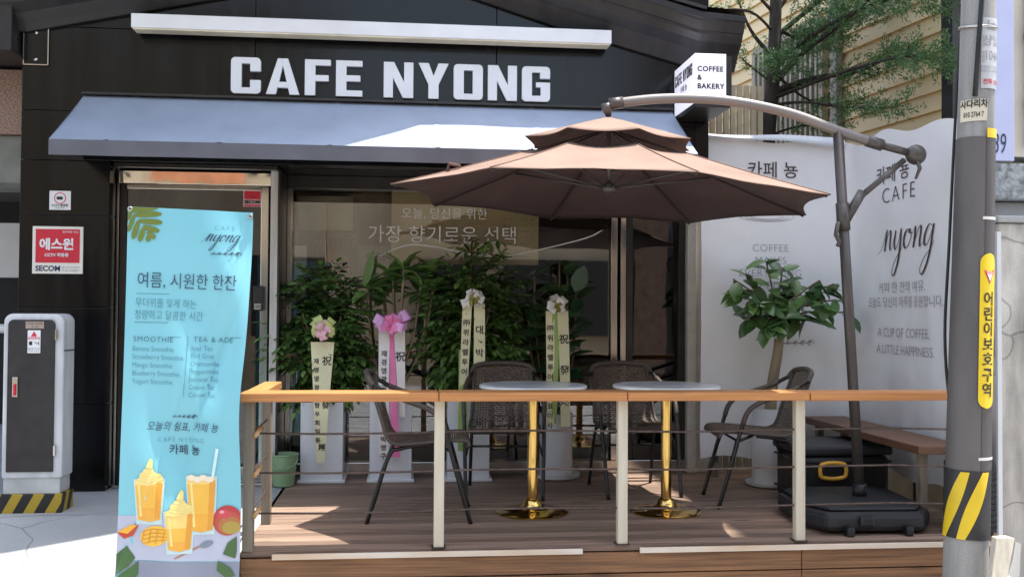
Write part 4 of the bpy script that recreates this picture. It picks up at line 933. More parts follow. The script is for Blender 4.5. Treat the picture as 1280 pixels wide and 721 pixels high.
for (s0, s1, z0, z1) in ((1.55, 2.75, 3.0, 4.05), (3.9, 4.7, 3.75, 4.7)):
    mb = MB(); mb.add([spt(s, .034, z) for s, z in ((s0, z0), (s1, z0), (s1, z1), (s0, z1))], [(0, 1, 2, 3)]); w = mb.build('window', glass_dk, sd)
    tan = mat('grille_tan', (.42, .36, .27), rough=.6)
    for a, b in (((s0, z0), (s1, z0)), ((s0, z1), (s1, z1)), ((s0, z0), (s0, z1)), ((s1, z0), (s1, z1))): MB().beam(spt(a[0], .06, a[1]), spt(b[0], .06, b[1]), .06, .06, upv=SN).build('window_frame', tan, w)
    for i in range(1, int((s1-s0)/.085)): MB().beam(spt(s0+i*.085, .07, z0+.03), spt(s0+i*.085, .07, z1-.03), .035, .03, upv=SN).build('grille_bar', tan, w)
MB().beam(spt(1.35, .06, 2), spt(1.35, .06, 6.3), .09, .06, upv=SN).build('drain_pipe', mat('grey_pipe', (.34, .31, .27), rough=.6), sd)
sf = thing('slat_fence', 'beige vertical slat fence between the cafe pillar and the cloth banner', 'fence', (2.5, .8, 0))
for i in range(9): MB().box(2.30+i*.055, 2.34+i*.055, .95, .98, 0, 3.25).build('slat', mat('slat_tan', (.55, .45, .30), rough=.7, var=.12), sf)
MB().box(2.28, 2.8, .985, 1.01, 2.6, 2.7).build('rail', mat('slat_tan', (.5, .4, .26)), sf)

def leafmesh(mb, p, d, upv, L, W, fold=.18, droop=.15, m=0, simple=False):
    d = d.normalized(); s = d.cross(upv)
    if s.length < 1e-3: s = d.cross(Vector((1, .2, .1)))
    s.normalize(); n = s.cross(d)
    if simple:
        mb.add([p, p+d*L*.5+s*W/2, p+d*L, p+d*L*.5-s*W/2], [(0, 1, 2, 3)], m); return
    ts = (0, .22, .5, .78, 1); ws = (.06, .8, 1, .62, 0); vs = []
    for t, w in zip(ts, ws):
        c = p+d*L*t-n*droop*L*t*t
        vs += [c+s*W/2*w+n*fold*W*w, c, c-s*W/2*w+n*fold*W*w]
    fs = []
    for i in range(4):
        fs += [(3*i, 3*i+1, 3*i+4, 3*i+3), (3*i+1, 3*i+2, 3*i+5, 3*i+4)]
    mb.add(vs, fs, m)
rnd = random.Random(5)
def rv(): return Vector((rnd.gauss(0, 1), rnd.gauss(0, 1), rnd.gauss(0, 1))).normalized()

tr = thing('conifer_tree', 'dark green conifer with bare twisted branches rising behind the cloth banner', 'tree', (2.9, 1.2, 0))
trunk = catmull([(2.86, 1.2, 0), (2.88, 1.2, 1.5), (2.90, 1.2, 2.7), (2.95, 1.18, 3.4), (2.985, 1.2, 4.2), (3.0, 1.2, 5.2)], 5)
MB().tube(trunk, [.085-.0020*i for i in range(len(trunk))], 12).build('trunk', bark, tr, smooth=True)
fol = MB(); brs = []
def branch(pts, r0, dens, spread, leafy=.35):
    c = catmull(pts, 6); k = len(c)
    MB().tube(c, [max(.0035, r0*.62*(1-i/k*.85)) for i in range(k)], 7).build('branch', bark, tr, smooth=True)
    for i in range(int(k*leafy), k):
        t = i/k
        for _ in range(int(dens*.9*(.5+t))):
            p = c[i]+Vector((rnd.gauss(0, spread*.8), rnd.gauss(0, spread*.8), rnd.gauss(0, spread*.38)))
            if p.x > 3.90-.158*(p.y-.25)-.05: p.x = 3.85-.158*(p.y-.25)-rnd.random()*.1
            ax = (p-c[max(0, i-3)]).normalized()*.6+rv()*.5+Vector((0, 0, .12)); ax.normalize()
            for q in range(26):
                d = (ax+rv()*.8).normalized(); leafmesh(fol, p+ax*.007*q*rnd.random()+rv()*.02, d, rv(), rnd.uniform(.02, .042), rnd.uniform(.006, .011), simple=True)
T = lambda z: Vector((2.90+.06*(z-2.7), 1.2, z))
branch([T(3.25), (3.2, 1.0, 3.33), (3.45, .7, 3.33), (3.62, .4, 3.40)], .05, 11, .10)
branch([T(3.3), (3.15, 1.05, 3.55), (3.4, .85, 3.75), (3.6, .6, 3.95)], .05, 16, .14)
branch([T(3.7), (3.25, 1.0, 3.95), (3.5, .85, 4.15)], .04, 18, .14)
branch([T(3.9), (3.2, 1.15, 4.2), (3.45, 1.05, 4.35)], .035, 18, .14)
branch([T(3.5), (3.25, .7, 3.7), (3.5, .2, 3.75), (3.62, -.1, 3.65)], .04, 15, .12)
branch([T(3.15), (3.1, .9, 3.12), (3.35, .5, 3.0), (3.5, .2, 2.95)], .025, 6, .08, .6)
branch([T(3.2), (3.3, .6, 3.3), (3.52, 0.05, 3.28), (3.6, -.35, 3.12)], .03, 11, .09, .55)
branch([T(3.45), (3.1, 1.1, 3.25), (3.3, 1.0, 3.12), (3.5, .8, 3.1)], .025, 5, .08, .5)
branch([T(3.55), (2.75, 1.15, 3.75), (2.6, 1.1, 4.05)], .035, 2, .06, .6)
branch([T(3.9), (2.75, 1.1, 4.05), (2.5, 1.0, 4.15)], .028, 3, .07, .5)
branch([T(3.75), (2.7, 1.0, 3.85), (2.4, .9, 3.82), (2.2, .85, 3.7)], .022, 2, .05, .6)
branch([T(3.35), (2.72, 1.1, 3.45), (2.55, 1.0, 3.55)], .022, 3, .06, .5)
branch([T(3.35), (2.9, 1.0, 3.4), (2.95, .85, 3.45)], .02, 7, .06, .3)
branch([T(2.9), (3.1, 1.0, 2.95), (3.3, .8, 2.92)], .02, 4, .07, .4)
branch([T(3.8), (3.2, 1.25, 3.72), (3.45, 1.3, 3.78)], .03, 14, .13)
fol.build('crown', leaf_c, tr, fix=False)

# far greenery and roof glimpsed above the eave
bk = thing('back_house', 'grey tiled house glimpsed above the cafe eave', 'building', (2.2, 9, 0))
MB().box(-3, 3.2, 9, 12, 0, 5.2).build('wall', mat('back_wall_grey', (.30, .29, .28), rough=.9), bk); MB().box(-3.2, 3.4, 8.6, 12.2, 5.204, 5.4).build('roof', cornice_m, bk)
bu = thing('background_shrub', 'small pale green tree behind the cafe roof edge', 'tree', (2.35, 7, 0))
MB().tube([(2.35, 7, 0), (2.4, 7, 4.2)], [.08, .03], 8).build('trunk', bark, bu); mb = MB()
for _ in range(700): leafmesh(mb, Vector((2.4, 7, 4.75))+rv()*rnd.uniform(.05, .65), rv(), rv(), .10, .05, simple=True)
mb.build('crown', leaf_l, bu, fix=False)

# the other side of the street (behind the camera), seen only as reflections
op = thing('street_front_opposite', 'plain pale house front across the street with dark windows and brick band', 'building', (0, -12, 0))
MB().box(-14, -1.6, -13, -12, 0, 7.2).build('wall', mat('opp_render', (.66, .53, .36), rough=.9, c2=(.42, .31, .20), scale=.7), op)
MB().box(4.5, 14, -13, -12, 0, 8.0).build('wall', mat('opp_brick', (.36, .22, .15), rough=.9, var=.2), op)
MB().box(-1.59, 4.49, -13.2, -12.2, 0, 4.7).build('wall', mat('opp_render', (.52, .44, .33), rough=.9, var=.1), op)
for i in range(9):
    x = (-11, -8.5, -6.4, -2.9, .2, 1.9, 3.1, 6.2, 8.6)[i]; MB().box(x, x+1.3, -12.0, -11.97, 1.0, 2.5).build('window', mat('opp_dark', (.03, .03, .03), rough=.3), op)
MB().box(-4.7, -3.0, -11.95, -11.9, .9, 2.6).build('orange_reflection_panel', mat('opp_orange', (.65, .26, .12), rough=.7), op)  # unseen panel, put here to turn the door transom's reflection orange

# ------------------------------------------------------------------ cantilever umbrella
um = thing('cantilever_umbrella', 'brown two tier cantilever umbrella with curved grey arm over the cafe tables', 'umbrella', (2.55, -1.2, D))
UC = Vector((1.15, -1.0, 2.10)); UR = 1.255; UROT = -172.7; APEX = 2.585
def udir(k): a = R_(UROT-45*k); return Vector((math.cos(a), math.sin(a), 0))
def tilt(v): return Vector((v.x, v.y, v.z-.039*(v.x-UC.x)))
def upoint(k, t, r):
    """point on panel k, t across the panel 0..1, r radius fraction 0..1 (1 = rim)."""
    a, b = udir(k), udir(k+1); d = a*(1-t)+b*t
    sag = math.sin(math.pi*t)
    rad = UR*r*(1-.055*sag*r**3)             # scalloped rim
    h = (APEX-2.10)-.06
    z = 2.10 + h*(1-r)*(.86+.14*(1-r)) - .030*sag*math.sin(math.pi*min(1, r))*1.0 + .012*sag*r
    z += .010*mnoise.noise(Vector((d.x*rad*4, d.y*rad*4, 1.3)))*sag+.004*math.sin(r*26+k)*sag*r
    return tilt(Vector((UC.x+d.x*rad, UC.y+d.y*rad, z)))
mb = MB()
for k in range(8): mb.sheet(lambda u, v: upoint(k, u, .36+.64*v), 8, 10)
bm_o = mb.build('canopy', canopy_m, um, smooth=False, fix=False)
for p in bm_o.data.polygons: p.use_smooth = False
b_ = bmesh.new(); b_.from_mesh(bm_o.data); bmesh.ops.remove_doubles(b_, verts=b_.verts, dist=.0008); bmesh.ops.recalc_face_normals(b_, faces=b_.faces); b_.to_mesh(bm_o.data); b_.free()
bm_o.data.polygons.foreach_set('use_smooth', [True]*len(bm_o.data.polygons)); bm_o.data.set_sharp_from_angle(angle=R_(7))
def vpoint(k, t, r):
    a, b = udir(k), udir(k+1); d = a*(1-t)+b*t; sag = math.sin(math.pi*t); rad = .50*r*(1-.05*sag*r**2)
    return tilt(Vector((UC.x+d.x*rad, UC.y+d.y*rad, APEX+.0-.155*r-.012*sag*r)))
mb = MB()
for k in range(8): mb.sheet(lambda u, v: vpoint(k, u, .02+.98*v), 6, 6)
vt = mb.build('vent_tier', canopy_m, um, fix=False)
b_ = bmesh.new(); b_.from_mesh(vt.data); bmesh.ops.remove_doubles(b_, verts=b_.verts, dist=.0008); bmesh.ops.recalc_face_normals(b_, faces=b_.faces); b_.to_mesh(vt.data); b_.free()
vt.data.polygons.foreach_set('use_smooth', [True]*len(vt.data.polygons)); vt.data.set_sharp_from_angle(angle=R_(7))
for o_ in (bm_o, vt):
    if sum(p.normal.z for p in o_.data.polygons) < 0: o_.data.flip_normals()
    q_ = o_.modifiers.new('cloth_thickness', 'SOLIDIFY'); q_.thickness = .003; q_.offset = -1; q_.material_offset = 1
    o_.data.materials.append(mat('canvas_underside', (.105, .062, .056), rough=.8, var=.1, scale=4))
hubp = tilt(Vector((UC.x, UC.y, 2.17)))
for k in range(8):
    q = upoint(k, 0, 1.0)-Vector((0, 0, .012)); top = tilt(Vector((UC.x, UC.y, APEX-.07)))
    mid = [upoint(k, 0, r)-Vector((0, 0, .014)) for r in (.05, .36, .6, .8, .985)]
    rb_ = MB().tube(mid, .0065, 6).build('rib', mat('rib_brown', (.06, .04, .034), rough=.5), um, smooth=True)
    MB().tube([upoint(k, 0, r)+Vector((0, 0, .002)) for r in (.36, .5, .65, .8, .9, 1)], .0032, 5).build('seam', mat('seam_brown', (.18, .10, .075), rough=.8), um, smooth=True)
    MB().tube([hubp+udir(k)*.03, upoint(k, 0, .50)-Vector((0, 0, .02))], .006, 6).build('strut', pole_um, rb_, smooth=True)
MB().lathe([(.018, -.03), (.04, -.025), (.045, .0), (.04, .025), (.02, .03)], hubp, 16).build('hub', pole_um, um, smooth=True)
MB().tube([hubp, tilt(Vector((UC.x, UC.y, APEX+.01)))], .013, 10).build('centre_tube', pole_um, um, smooth=True)
MB().tube([upoint(7, .97, .76)+Vector((0, 0, .002)), upoint(7, .96, .74)+Vector((-.02, -.01, .035)), upoint(7, .98, .70)+Vector((.0, -.01, .012))], .011, 6).build('strap_end', mat('strap_brown', (.1, .05, .04)), um)
# mast, arm, brace, base
MT = Vector((2.43, -1.21, 2.50)); MBs = Vector((2.55, -1.22, .42))
MB().tube([MBs, MBs.lerp(MT, .5), MT], .029, 18).build('mast', pole_um, um, smooth=True)
AE = Vector((1.15, -1.0, 2.655))
armp = catmull([AE, (1.45, -1.05, 2.685), (1.80, -1.11, 2.672), (2.15, -1.165, 2.60), (2.43, -1.21, 2.495), (2.66, -1.215, 2.425)], 6)
MB().tube(armp, .0285, 16).build('arm', mat('arm_grey', (.24, .215, .20), rough=.42, metal=.25, var=.05), um, smooth=True)
endp = Vector((2.86, -1.22, 2.375))
MB().tube([armp[-1], endp], .022, 14).build('arm_end', pole_um, um, smooth=True)
MB().tube([(2.60, -1.214, 2.443), (2.69, -1.216, 2.417)], .034, 16).build('arm_collar', pole_um, um, smooth=True)
hp = MB(); bm = bmesh.new(); bmesh.ops.create_uvsphere(bm, u_segments=20, v_segments=12, radius=.058)
hp.add([tuple(v.co+endp+Vector((.03, 0, -.008))) for v in bm.verts], [tuple(v.index for v in f.verts) for f in bm.faces]); bm.free(); hw = hp.build('winch_housing', pole_um, um, smooth=True)
MB().tube([endp+Vector((.02, -.03, -.04)), endp+Vector((.035, -.035, -.09)), endp+Vector((.01, -.035, -.15))], [.012, .012, .008], 8).build('winch_handle', pole_um, hw, smooth=True)
br0 = Vector((2.475, -1.215, 1.99)); MB().tube([br0+Vector((.07, -.004, .12)), Vector((2.82, -1.22, 2.335))], .017, 12).build('brace', pole_um, um, smooth=True)
MB().tube([br0, br0+Vector((.095, -.004, .16))], .027, 14).build('brace_socket', pole_um, um, smooth=True)
MB().tube([MBs.lerp(MT, .725), MBs.lerp(MT, .80)], .037, 18).build('sleeve', pole_um, um, smooth=True)
MB().tube([(2.44, -1.225, 1.98), (2.41, -1.25, 1.96), (2.395, -1.26, 1.90), (2.415, -1.26, 1.86), (2.405, -1.26, 1.835)], .013, 8).build('sleeve_handle', pole_um, um, smooth=True)
MB().tube([AE+Vector((-.012, 0, .0)), AE+Vector((-.012, 0, -.035)), Vector((UC.x, UC.y, APEX+.0))], [.034, .03, .016], 14).build('arm_joint', pole_um, um, smooth=True)
MB().tube([AE+Vector((0, 0, 0)), AE+Vector((.08, -.012, .01))], .035, 14).build('arm_cap', pole_um, um, smooth=True)
# four rounded weight blocks on the cross foot
bq = [(2.20, -1.60), (2.72, -1.62), (2.81, -1.5), (2.86, -1.0), (2.80, -.89), (2.26, -.88), (2.16, -.97), (2.13, -1.45)]
o = MB().prism(bq, lambda a, b, d: (a, b, d), D+.012, D+.115).build('weight_base', black_pl2, um, bevel=.03)
bq2 = [(a*.9+2.45*.1, b*.9-1.24*.1) for a, b in bq]
MB().prism(bq2, lambda a, b, d: (a, b, d), D+.117, D+.135).build('weight_lid', black_pl2, um, bevel=.01)
for x in (2.30, 2.62): MB().box(x-.02, x+.02, -1.66, -1.60, D+.0, D+.05).build('weight_castor', black_pl, um, bevel=.008)
MB().box(2.36, 2.44, -1.635, -1.600, D+.045, D+.10).build('weight_plug', black_pl, um, bevel=.012)
MB().tube([Vector((2.55, -1.22, D+.12)), Vector((2.548, -1.22, D+.20))], .04, 16).build('mast_socket', black_pl2, um, smooth=True)

# ------------------------------------------------------------------ tables
def make_table():
    t = thing('bistro_table', 'x', 'table', (0, 0, 0), 'round tables on the deck')
    MB().lathe([(.25, .712), (.302, .715), (.312, .722), (.312, .733), (.306, .738), (.29, .739)], (0, 0, 0), 48).build('table_top', marble, t, smooth=True, auto=40)
    MB().lathe([(.03, .06), (.031, .40), (.031, .712)], (0, 0, 0), 28).build('pedestal', brass, t, smooth=True, auto=50)
    MB().lathe([(.205, 0), (.208, .008), (.19, .016), (.11, .024), (.07, .034), (.055, .05), (.05, .072), (.036, .082), (.031, .085)], (0, 0, 0), 44).build('base_disc', brass, t, smooth=True, auto=60)
    MB().lathe([(.06, .69), (.11, .705), (.11, .711)], (0, 0, 0), 24).build('top_plate', steel_dk, t)
    return t
t1 = make_table(); t1.location = (.73, -.90, D); t1['label'] = 'round pale table on a brass pedestal nearest the pink bow planter'
copy_thing(t1, (1.51, -.93, D), .4, 'round pale table on a brass pedestal nearest the leafy tree in the round pot')

# ------------------------------------------------------------------ wicker chairs (front is local +y)
def make_chair():
    t = thing('wicker_chair', 'x', 'chair', (0, 0, 0), 'brown wicker chairs on the deck')
    W = .235
    for s in (-1, 1):
        arm = catmull([(s*.205, -.30, .755), (s*.235, -.20, .70), (s*.255, -.02, .635), (s*.255, .06, .58), (s*.25, .10, .48), (s*.245, .15, .30), (s*.235, .235, .0)], 6)
        MB().tube(arm, .0125, 9).build('arm_leg', tube_dk, t, smooth=True)
        MB().tube([arm[i] for i in range(4, 24)], .0155, 9).build('arm_wrap', tube_br, t, smooth=True)
        MB().tube(catmull([(s*.19, .0, .425), (s*.20, -.15, .405), (s*.205, -.22, .35), (s*.215, -.33, .0)], 5), .0115, 8).build('rear_leg', tube_dk, t, smooth=True)
        MB().tube([(s*.245, .12, .40), (s*.19, .02, .43)], .009, 7).build('side_brace', tube_dk, t, smooth=True)
    MB().tube(catmull([(-.21, -.30, .75), (-.17, -.335, .80), (0, -.355, .815), (.17, -.335, .80), (.21, -.30, .75)], 6), .016, 9).build('top_rail', tube_br, t, smooth=True)
    MB().tube([(-.215, -.255, .27), (.215, -.255, .27)], .008, 7).build('stretcher', tube_dk, t, smooth=True)
    MB().tube([(-.24, .165, .26), (-.2, .12, .40), (.2, .12, .40), (.24, .165, .26)], .008, 7).build('front_stretcher', tube_dk, t, smooth=True)
    # one woven shell: seat running into the back
    prof = catmull([(.225, .415), (.20, .45), (.05, .445), (-.10, .432), (-.18, .432), (-.225, .47), (-.26, .58), (-.30, .70), (-.335, .80)], 8)   # (y, z)
    n = len(prof)
    def wid(i): f = i/(n-1); return .215 if f < .5 else .215-.03*(f-.5)*2
    def cup(i, x): f = i/(n-1); return -.03*(1-(x/.215)**2)*max(0, (f-.55)*2.0)
    seatm = MB(); backm = MB()
    split = int(n*.58)
    rows = []
    L = [0]
    for i in range(1, n): L.append(L[-1]+(prof[i]-prof[i-1]).length)
    step = .0125; tot = L[-1]; k = 0; s_ = 0; j = 0
    def at(s):
        i = 0
        while i < n-2 and L[i+1] < s: i += 1
        f = (s-L[i])/max(1e-6, L[i+1]-L[i]); p = prof[i].lerp(prof[i+1], f); d = (prof[i+1]-prof[i]).normalized()
        return p, Vector((0, -d.y, d.x)), (i+f)
    nx = 22
    while s_ < tot:
        p, nn, fi = at(s_); vs = []
        tgt = seatm if fi < split else backm
        hw = .0052
        pd = at(min(tot, s_+hw))[0]; pa = at(max(0, s_-hw))[0]
        for q in range(nx+1):
            x = -wid(fi)+2*wid(fi)*q/nx; off = .0035*(1 if (q+j) % 2 else -1)
            c = cup(fi, x)
            vs += [(x, pa.x+nn.y*off+c, pa.y+nn.z*off), (x, pd.x+nn.y*off+c, pd.y+nn.z*off)]
        tgt.add(vs, [(2*q, 2*q+1, 2*q+3, 2*q+2) for q in range(nx)]); j += 1; s_ += step
    for q in range(0, nx+1, 1):
        for tgt, i0, i1 in ((seatm, 0, split+1), (backm, split, n)):
            f = q/nx; pts = []
            for i in range(i0, i1):
                x = -wid(i)+2*wid(i)*f; pts.append((x, prof[i].x+cup(i, x), prof[i].y))
            w = .0028
            tgt.add([v for p in pts for v in ((p[0]-w, p[1], p[2]), (p[0]+w, p[1], p[2]))], [(2*i, 2*i+1, 2*i+3, 2*i+2) for i in range(len(pts)-1)])
    seatm.build('seat', wicker, t, fix=False); backm.build('backrest', wicker, t, fix=False)
    for s in (-1, 1):
        MB().tube([(s*wid(i), prof[i].x, prof[i].y) for i in range(0, n, 2)], .011, 8).build('side_rim', tube_br, t, smooth=True)
    MB().tube([(-.215, .222, .425), (.215, .222, .425)], .012, 8).build('front_rim', tube_br, t, smooth=True)
    return t
ch = make_chair(); ch.location = (.13, -.93, D); ch.rotation_euler = (0, 0, R_(-92)); ch['label'] = 'brown wicker armchair at the left, seen from its side facing right'
copy_thing(ch, (.62, -.30, D), R_(176), 'brown wicker armchair behind the table nearest the pink bow planter')
copy_thing(ch, (1.47, -.28, D), R_(184), 'brown wicker armchair behind the table nearest the round potted tree')
copy_thing(ch, (2.10, -.66, D), R_(84), 'brown wicker armchair at the right, facing left beside the black box')

# ------------------------------------------------------------------ bench, black box and crate in the right corner
be = thing('wooden_bench', 'long brown wooden bench along the white cloth banner in the right corner', 'bench', (2.95, -.7, D))
MB().box(2.75, 3.05, -1.50, .08, .70, .745).build('seat', wood_bench, be, bevel=.005)
MB().box(2.80, 2.845, -1.42, -1.375, D, .698).build('leg', wood_grey, be, bevel=.003); MB().box(2.98, 3.025, -1.42, -1.375, D, .698).build('leg', wood_grey, be, bevel=.003)
MB().box(2.80, 2.845, -.05, -.005, D, .698).build('leg', wood_grey, be, bevel=.003); MB().box(2.98, 3.025, -.05, -.005, D, .698).build('leg', wood_grey, be, bevel=.003)
tbx = thing('black_storage_box', 'black plastic storage box with yellow oval handle behind the umbrella base', 'box', (2.6, -.6, D))
MB().box(2.37, 2.92, -.84, -.40, D+.001, .60).build('body', black_pl, tbx, bevel=.03)
MB().box(2.35, 2.935, -.86, -.38, .603, .665).build('lid', black_pl2, tbx, bevel=.02)
for z in (.36, .56): MB().box(2.36, 2.93, -.848, -.392, z, z+.012).build('rib_band', black_pl, tbx, bevel=.004)
ring = [(2.555+.058*max(-1, min(1, 1.6*math.cos(t)))+.024*math.cos(t), -.855, .515+.048*math.sin(t)) for t in [i*2*math.pi/28 for i in range(28)]]
MB().tube(ring, .0125, 8, closed=True).build('handle', mat('handle_yellow', (.75, .42, .05), rough=.4), tbx, smooth=True)
ctr = thing('louvred_crate', 'dark louvred plastic crate between the bench leg and the pole', 'crate', (3.0, -1.55, D))
MB().box(2.87, 3.07, -1.68, -1.53, D+.001, .70-.02).build('body', black_pl, ctr, bevel=.01)
for i in range(11): MB().box(2.862, 3.075, -1.692, -1.681, .325+i*.031, .340+i*.031).build('louvre', black_pl2, ctr)
bkt = thing('green_bucket', 'small translucent pale green bucket beside the leftmost white planter', 'bucket', (-.80, .1, D))
bp_m = mat('bucket_green', (.36, .55, .30), rough=.35, var=.04); bp_m.node_tree.nodes['Principled BSDF'].inputs['Transmission Weight'].default_value = .25
MB().lathe([(.062, .0), (.068, .004), (.093, .20), (.100, .203), (.100, .212), (.090, .212), (.062, .01)], (-.80, .1, D+.002), 28).build('pail', bp_m, bkt, smooth=True, auto=40)
MB().tube([(-.80-.098*math.cos(t), .1-.06*math.sin(t)-.03, D+.195-.075*math.sin(t)) for t in [i*math.pi/14 for i in range(15)]], .0035, 6).build('bail', bp_m, bkt, smooth=True)

# ------------------------------------------------------------------ planters
def square_planter(p, x, y, w, h):
    b = MB(); t = w/2; bt = t*.99
    b.add([(x+sx*bt, y+sy*bt, D+.02) for sx, sy in ((-1, -1), (1, -1), (1, 1), (-1, 1))]+[(x+sx*t, y+sy*t, D+h) for sx, sy in ((-1, -1), (1, -1), (1, 1), (-1, 1))]
          + [(x+sx*(t-.015), y+sy*(t-.015), D+h) for sx, sy in ((-1, -1), (1, -1), (1, 1), (-1, 1))]+[(x+sx*(t-.015), y+sy*(t-.015), D+h-.05) for sx, sy in ((-1, -1), (1, -1), (1, 1), (-1, 1))],
          [(0, 1, 5, 4), (1, 2, 6, 5), (2, 3, 7, 6), (3, 0, 4, 7), (4, 5, 9, 8), (5, 6, 10, 9), (6, 7, 11, 10), (7, 4, 8, 11), (8, 9, 13, 12), (9, 10, 14, 13), (10, 11, 15, 14), (11, 8, 12, 15), (3, 2, 1, 0)])
    b.build('pot', mat('planter_white', (.74, .75, .77), rough=.35, var=.03), p, bevel=.005)
    MB().box(x-t-.016, x+t+.016, y-t-.016, y+t+.016, D+.001, D+.022).build('saucer', white_paint, p, bevel=.004)
    MB().box(x-t+.016, x+t-.016, y-t+.016, y+t-.016, D+h-.06, D+h-.03).build('soil', mat('soil', (.04, .028, .02), rough=1), p)
def dense(p, c, rad, n, L, W, m, base, nb=9, droop=.3, shape=None):
    """bushy crown of pinnate sprays on thin stems."""
    mb = MB(); c = Vector(c)
    for i in range(nb):
        d = rv(); q = c+Vector((d.x*rad[0]*.6, d.y*rad[1]*.6, d.z*rad[2]*.6))
        MB().tube(catmull([base, (base[0]+(q.x-base[0])*.3, base[1]+(q.y-base[1])*.3, (base[2]+q.z)/2), q], 4), .006, 6).build('stem', stem_m, p, smooth=True)
    k = 0
    while k < n:
        d = rv(); f = rnd.random()**.45
        q = c+Vector((d.x*rad[0]*f, d.y*rad[1]*f, d.z*rad[2]*f))
        if q.y > .50: q.y = .50-rnd.random()*.06
        if q.y < .23 and abs(q.x-base[0]) < .18 and q.z < 1.62: q.y = .23+rnd.random()*.2
        if mnoise.noise(q*4.5) < -.18 and f > .5: continue
        ax = Vector((d.x, d.y*.8-.25, d.z*.4-droop+rnd.uniform(-.3, .3))).normalized()
        side = ax.cross(Vector((0, 0, 1))+rv()*.3).normalized()
        for j in range(4):
            pp = q+ax*L*.55*j
            if pp.y > .52: pp.y = .52
            if abs(pp.x-base[0]) < .17 and pp.z < 1.62 and pp.y < .25: pp.y = .25+rnd.random()*.05
            for s in (-1, 1):
                leafmesh(mb, pp, (ax*.6+side*s*.8+rv()*.15), Vector((0, -.35, 1))+rv()*.3, L*rnd.uniform(.75, 1.15), W*rnd.uniform(.8, 1.1), fold=.12, droop=.2)
        leafmesh(mb, q+ax*L*2.0, ax, Vector((0, 0, 1))+rv()*.2, L, W); k += 1
    return mb.build('foliage', m, p, fix=False, smooth=True)
p1 = thing('potted_plant', 'dense dark small leaved plant in the leftmost square white planter, pale bow', 'plant', (-.562, .34, D), 'potted plants along the shop window')
square_planter(p1, -.562, .34, .285, .54)
dense(p1, (-.60, .30, 1.28), (.33, .19, .46), 310, .062, .037, leaf_d, (-.562, .34, .8))
p3 = thing('potted_plant', 'dense dark plant behind paired cream ribbons, third square white planter', 'plant', (.428, .34, D), 'potted plants along the shop window')
square_planter(p3, .428, .34, .29, .55)
dense(p3, (.44, .33, 1.38), (.34, .18, .50), 340, .062, .036, leaf_d, (.428, .34, .8))
mb = MB()
for i in range(26):
    q = Vector((.46+rnd.uniform(-.14, .2), .33+rnd.uniform(-.1, .1), 1.93+rnd.uniform(-.06, .05)))
    leafmesh(mb, q, Vector((rnd.uniform(-1, 1), -.3, rnd.uniform(-.7, .1))), Vector((0, 0, 1))+rv()*.3, .085, .034)
for i in range(7):
    mb2_ = None
mb.build('top_leaves', leaf_d, p3, fix=False, smooth=True)
MB().tube([(.43, .34, 1.2), (.44, .34, 1.6), (.45, .33, 1.95)], .006, 6).build('stem', stem_m, p3, smooth=True)
for pp_, cx_, cz_, ry_ in ((p1, -.60, 1.34, .40), (p3, .44, 1.46, .44)):
    mb = MB()
    for _ in range(90):
        d = rv(); q = Vector((cx_+d.x*.31, .27+d.y*.12, cz_+d.z*ry_))
        if abs(q.x-cx_) < .16 and q.z < 1.62: continue
        leafmesh(mb, q, Vector((d.x, -.4, d.z*.5-.2))+rv()*.4, Vector((0, -.4, 1))+rv()*.3, .066, .038, fold=.12, droop=.2)
    mb.build('young_leaves', leaf_l, pp_, fix=False, smooth=True)
# plant two: several bare stems, tufts of long lighter leaves
p2 = thing('potted_plant', 'plant of bare stems topped with long light green leaves, pink bow planter', 'plant', (-.10, .34, D), 'potted plants along the shop window')
square_planter(p2, -.10, .34, .285, .555)
mb = MB()
for tip, nl, LL in (((-.27, .28, 1.62), 12, .19), ((-.10, .36, 1.70), 15, .20), ((.10, .36, 1.66), 13, .18), ((.18, .32, 1.60), 12, .18), ((-.02, .28, 1.76), 13, .20), ((.16, .38, 1.74), 10, .17), ((-.16, .40, 1.58), 8, .17)):
    T_ = Vector(tip); b0 = Vector((-.10+rnd.uniform(-.05, .05), .34, .82)); md = b0.lerp(T_, .5)+Vector(((T_.x+.1)*.25, 0, -.05))
    MB().tube(catmull([b0, md, T_], 6), .009, 7).build('stem', bark_pale, p2, smooth=True)
    for i in range(nl):
        az = i*2.4+rnd.random(); el = rnd.uniform(-.2, 1.1)
        d = Vector((math.cos(az)*math.cos(el), math.sin(az)*math.cos(el)*.7, math.sin(el)))
        q = T_+Vector((0, 0, -.012*i*.6))
        if (q+d*LL).y > .52: d.y = -abs(d.y)*.5
        leafmesh(mb, q, d, Vector((0, 0, 1))+rv()*.25, LL*rnd.uniform(.7, 1.1), .078*rnd.uniform(.8, 1.2), fold=.2, droop=.28)
leafmesh(mb, Vector((-.29, .26, 1.62)), Vector((.25, -.1, 1)), Vector((0, -1, .2)), .27, .06, droop=-.05)
mb.build('foliage', leaf_l, p2, fix=False, smooth=True)
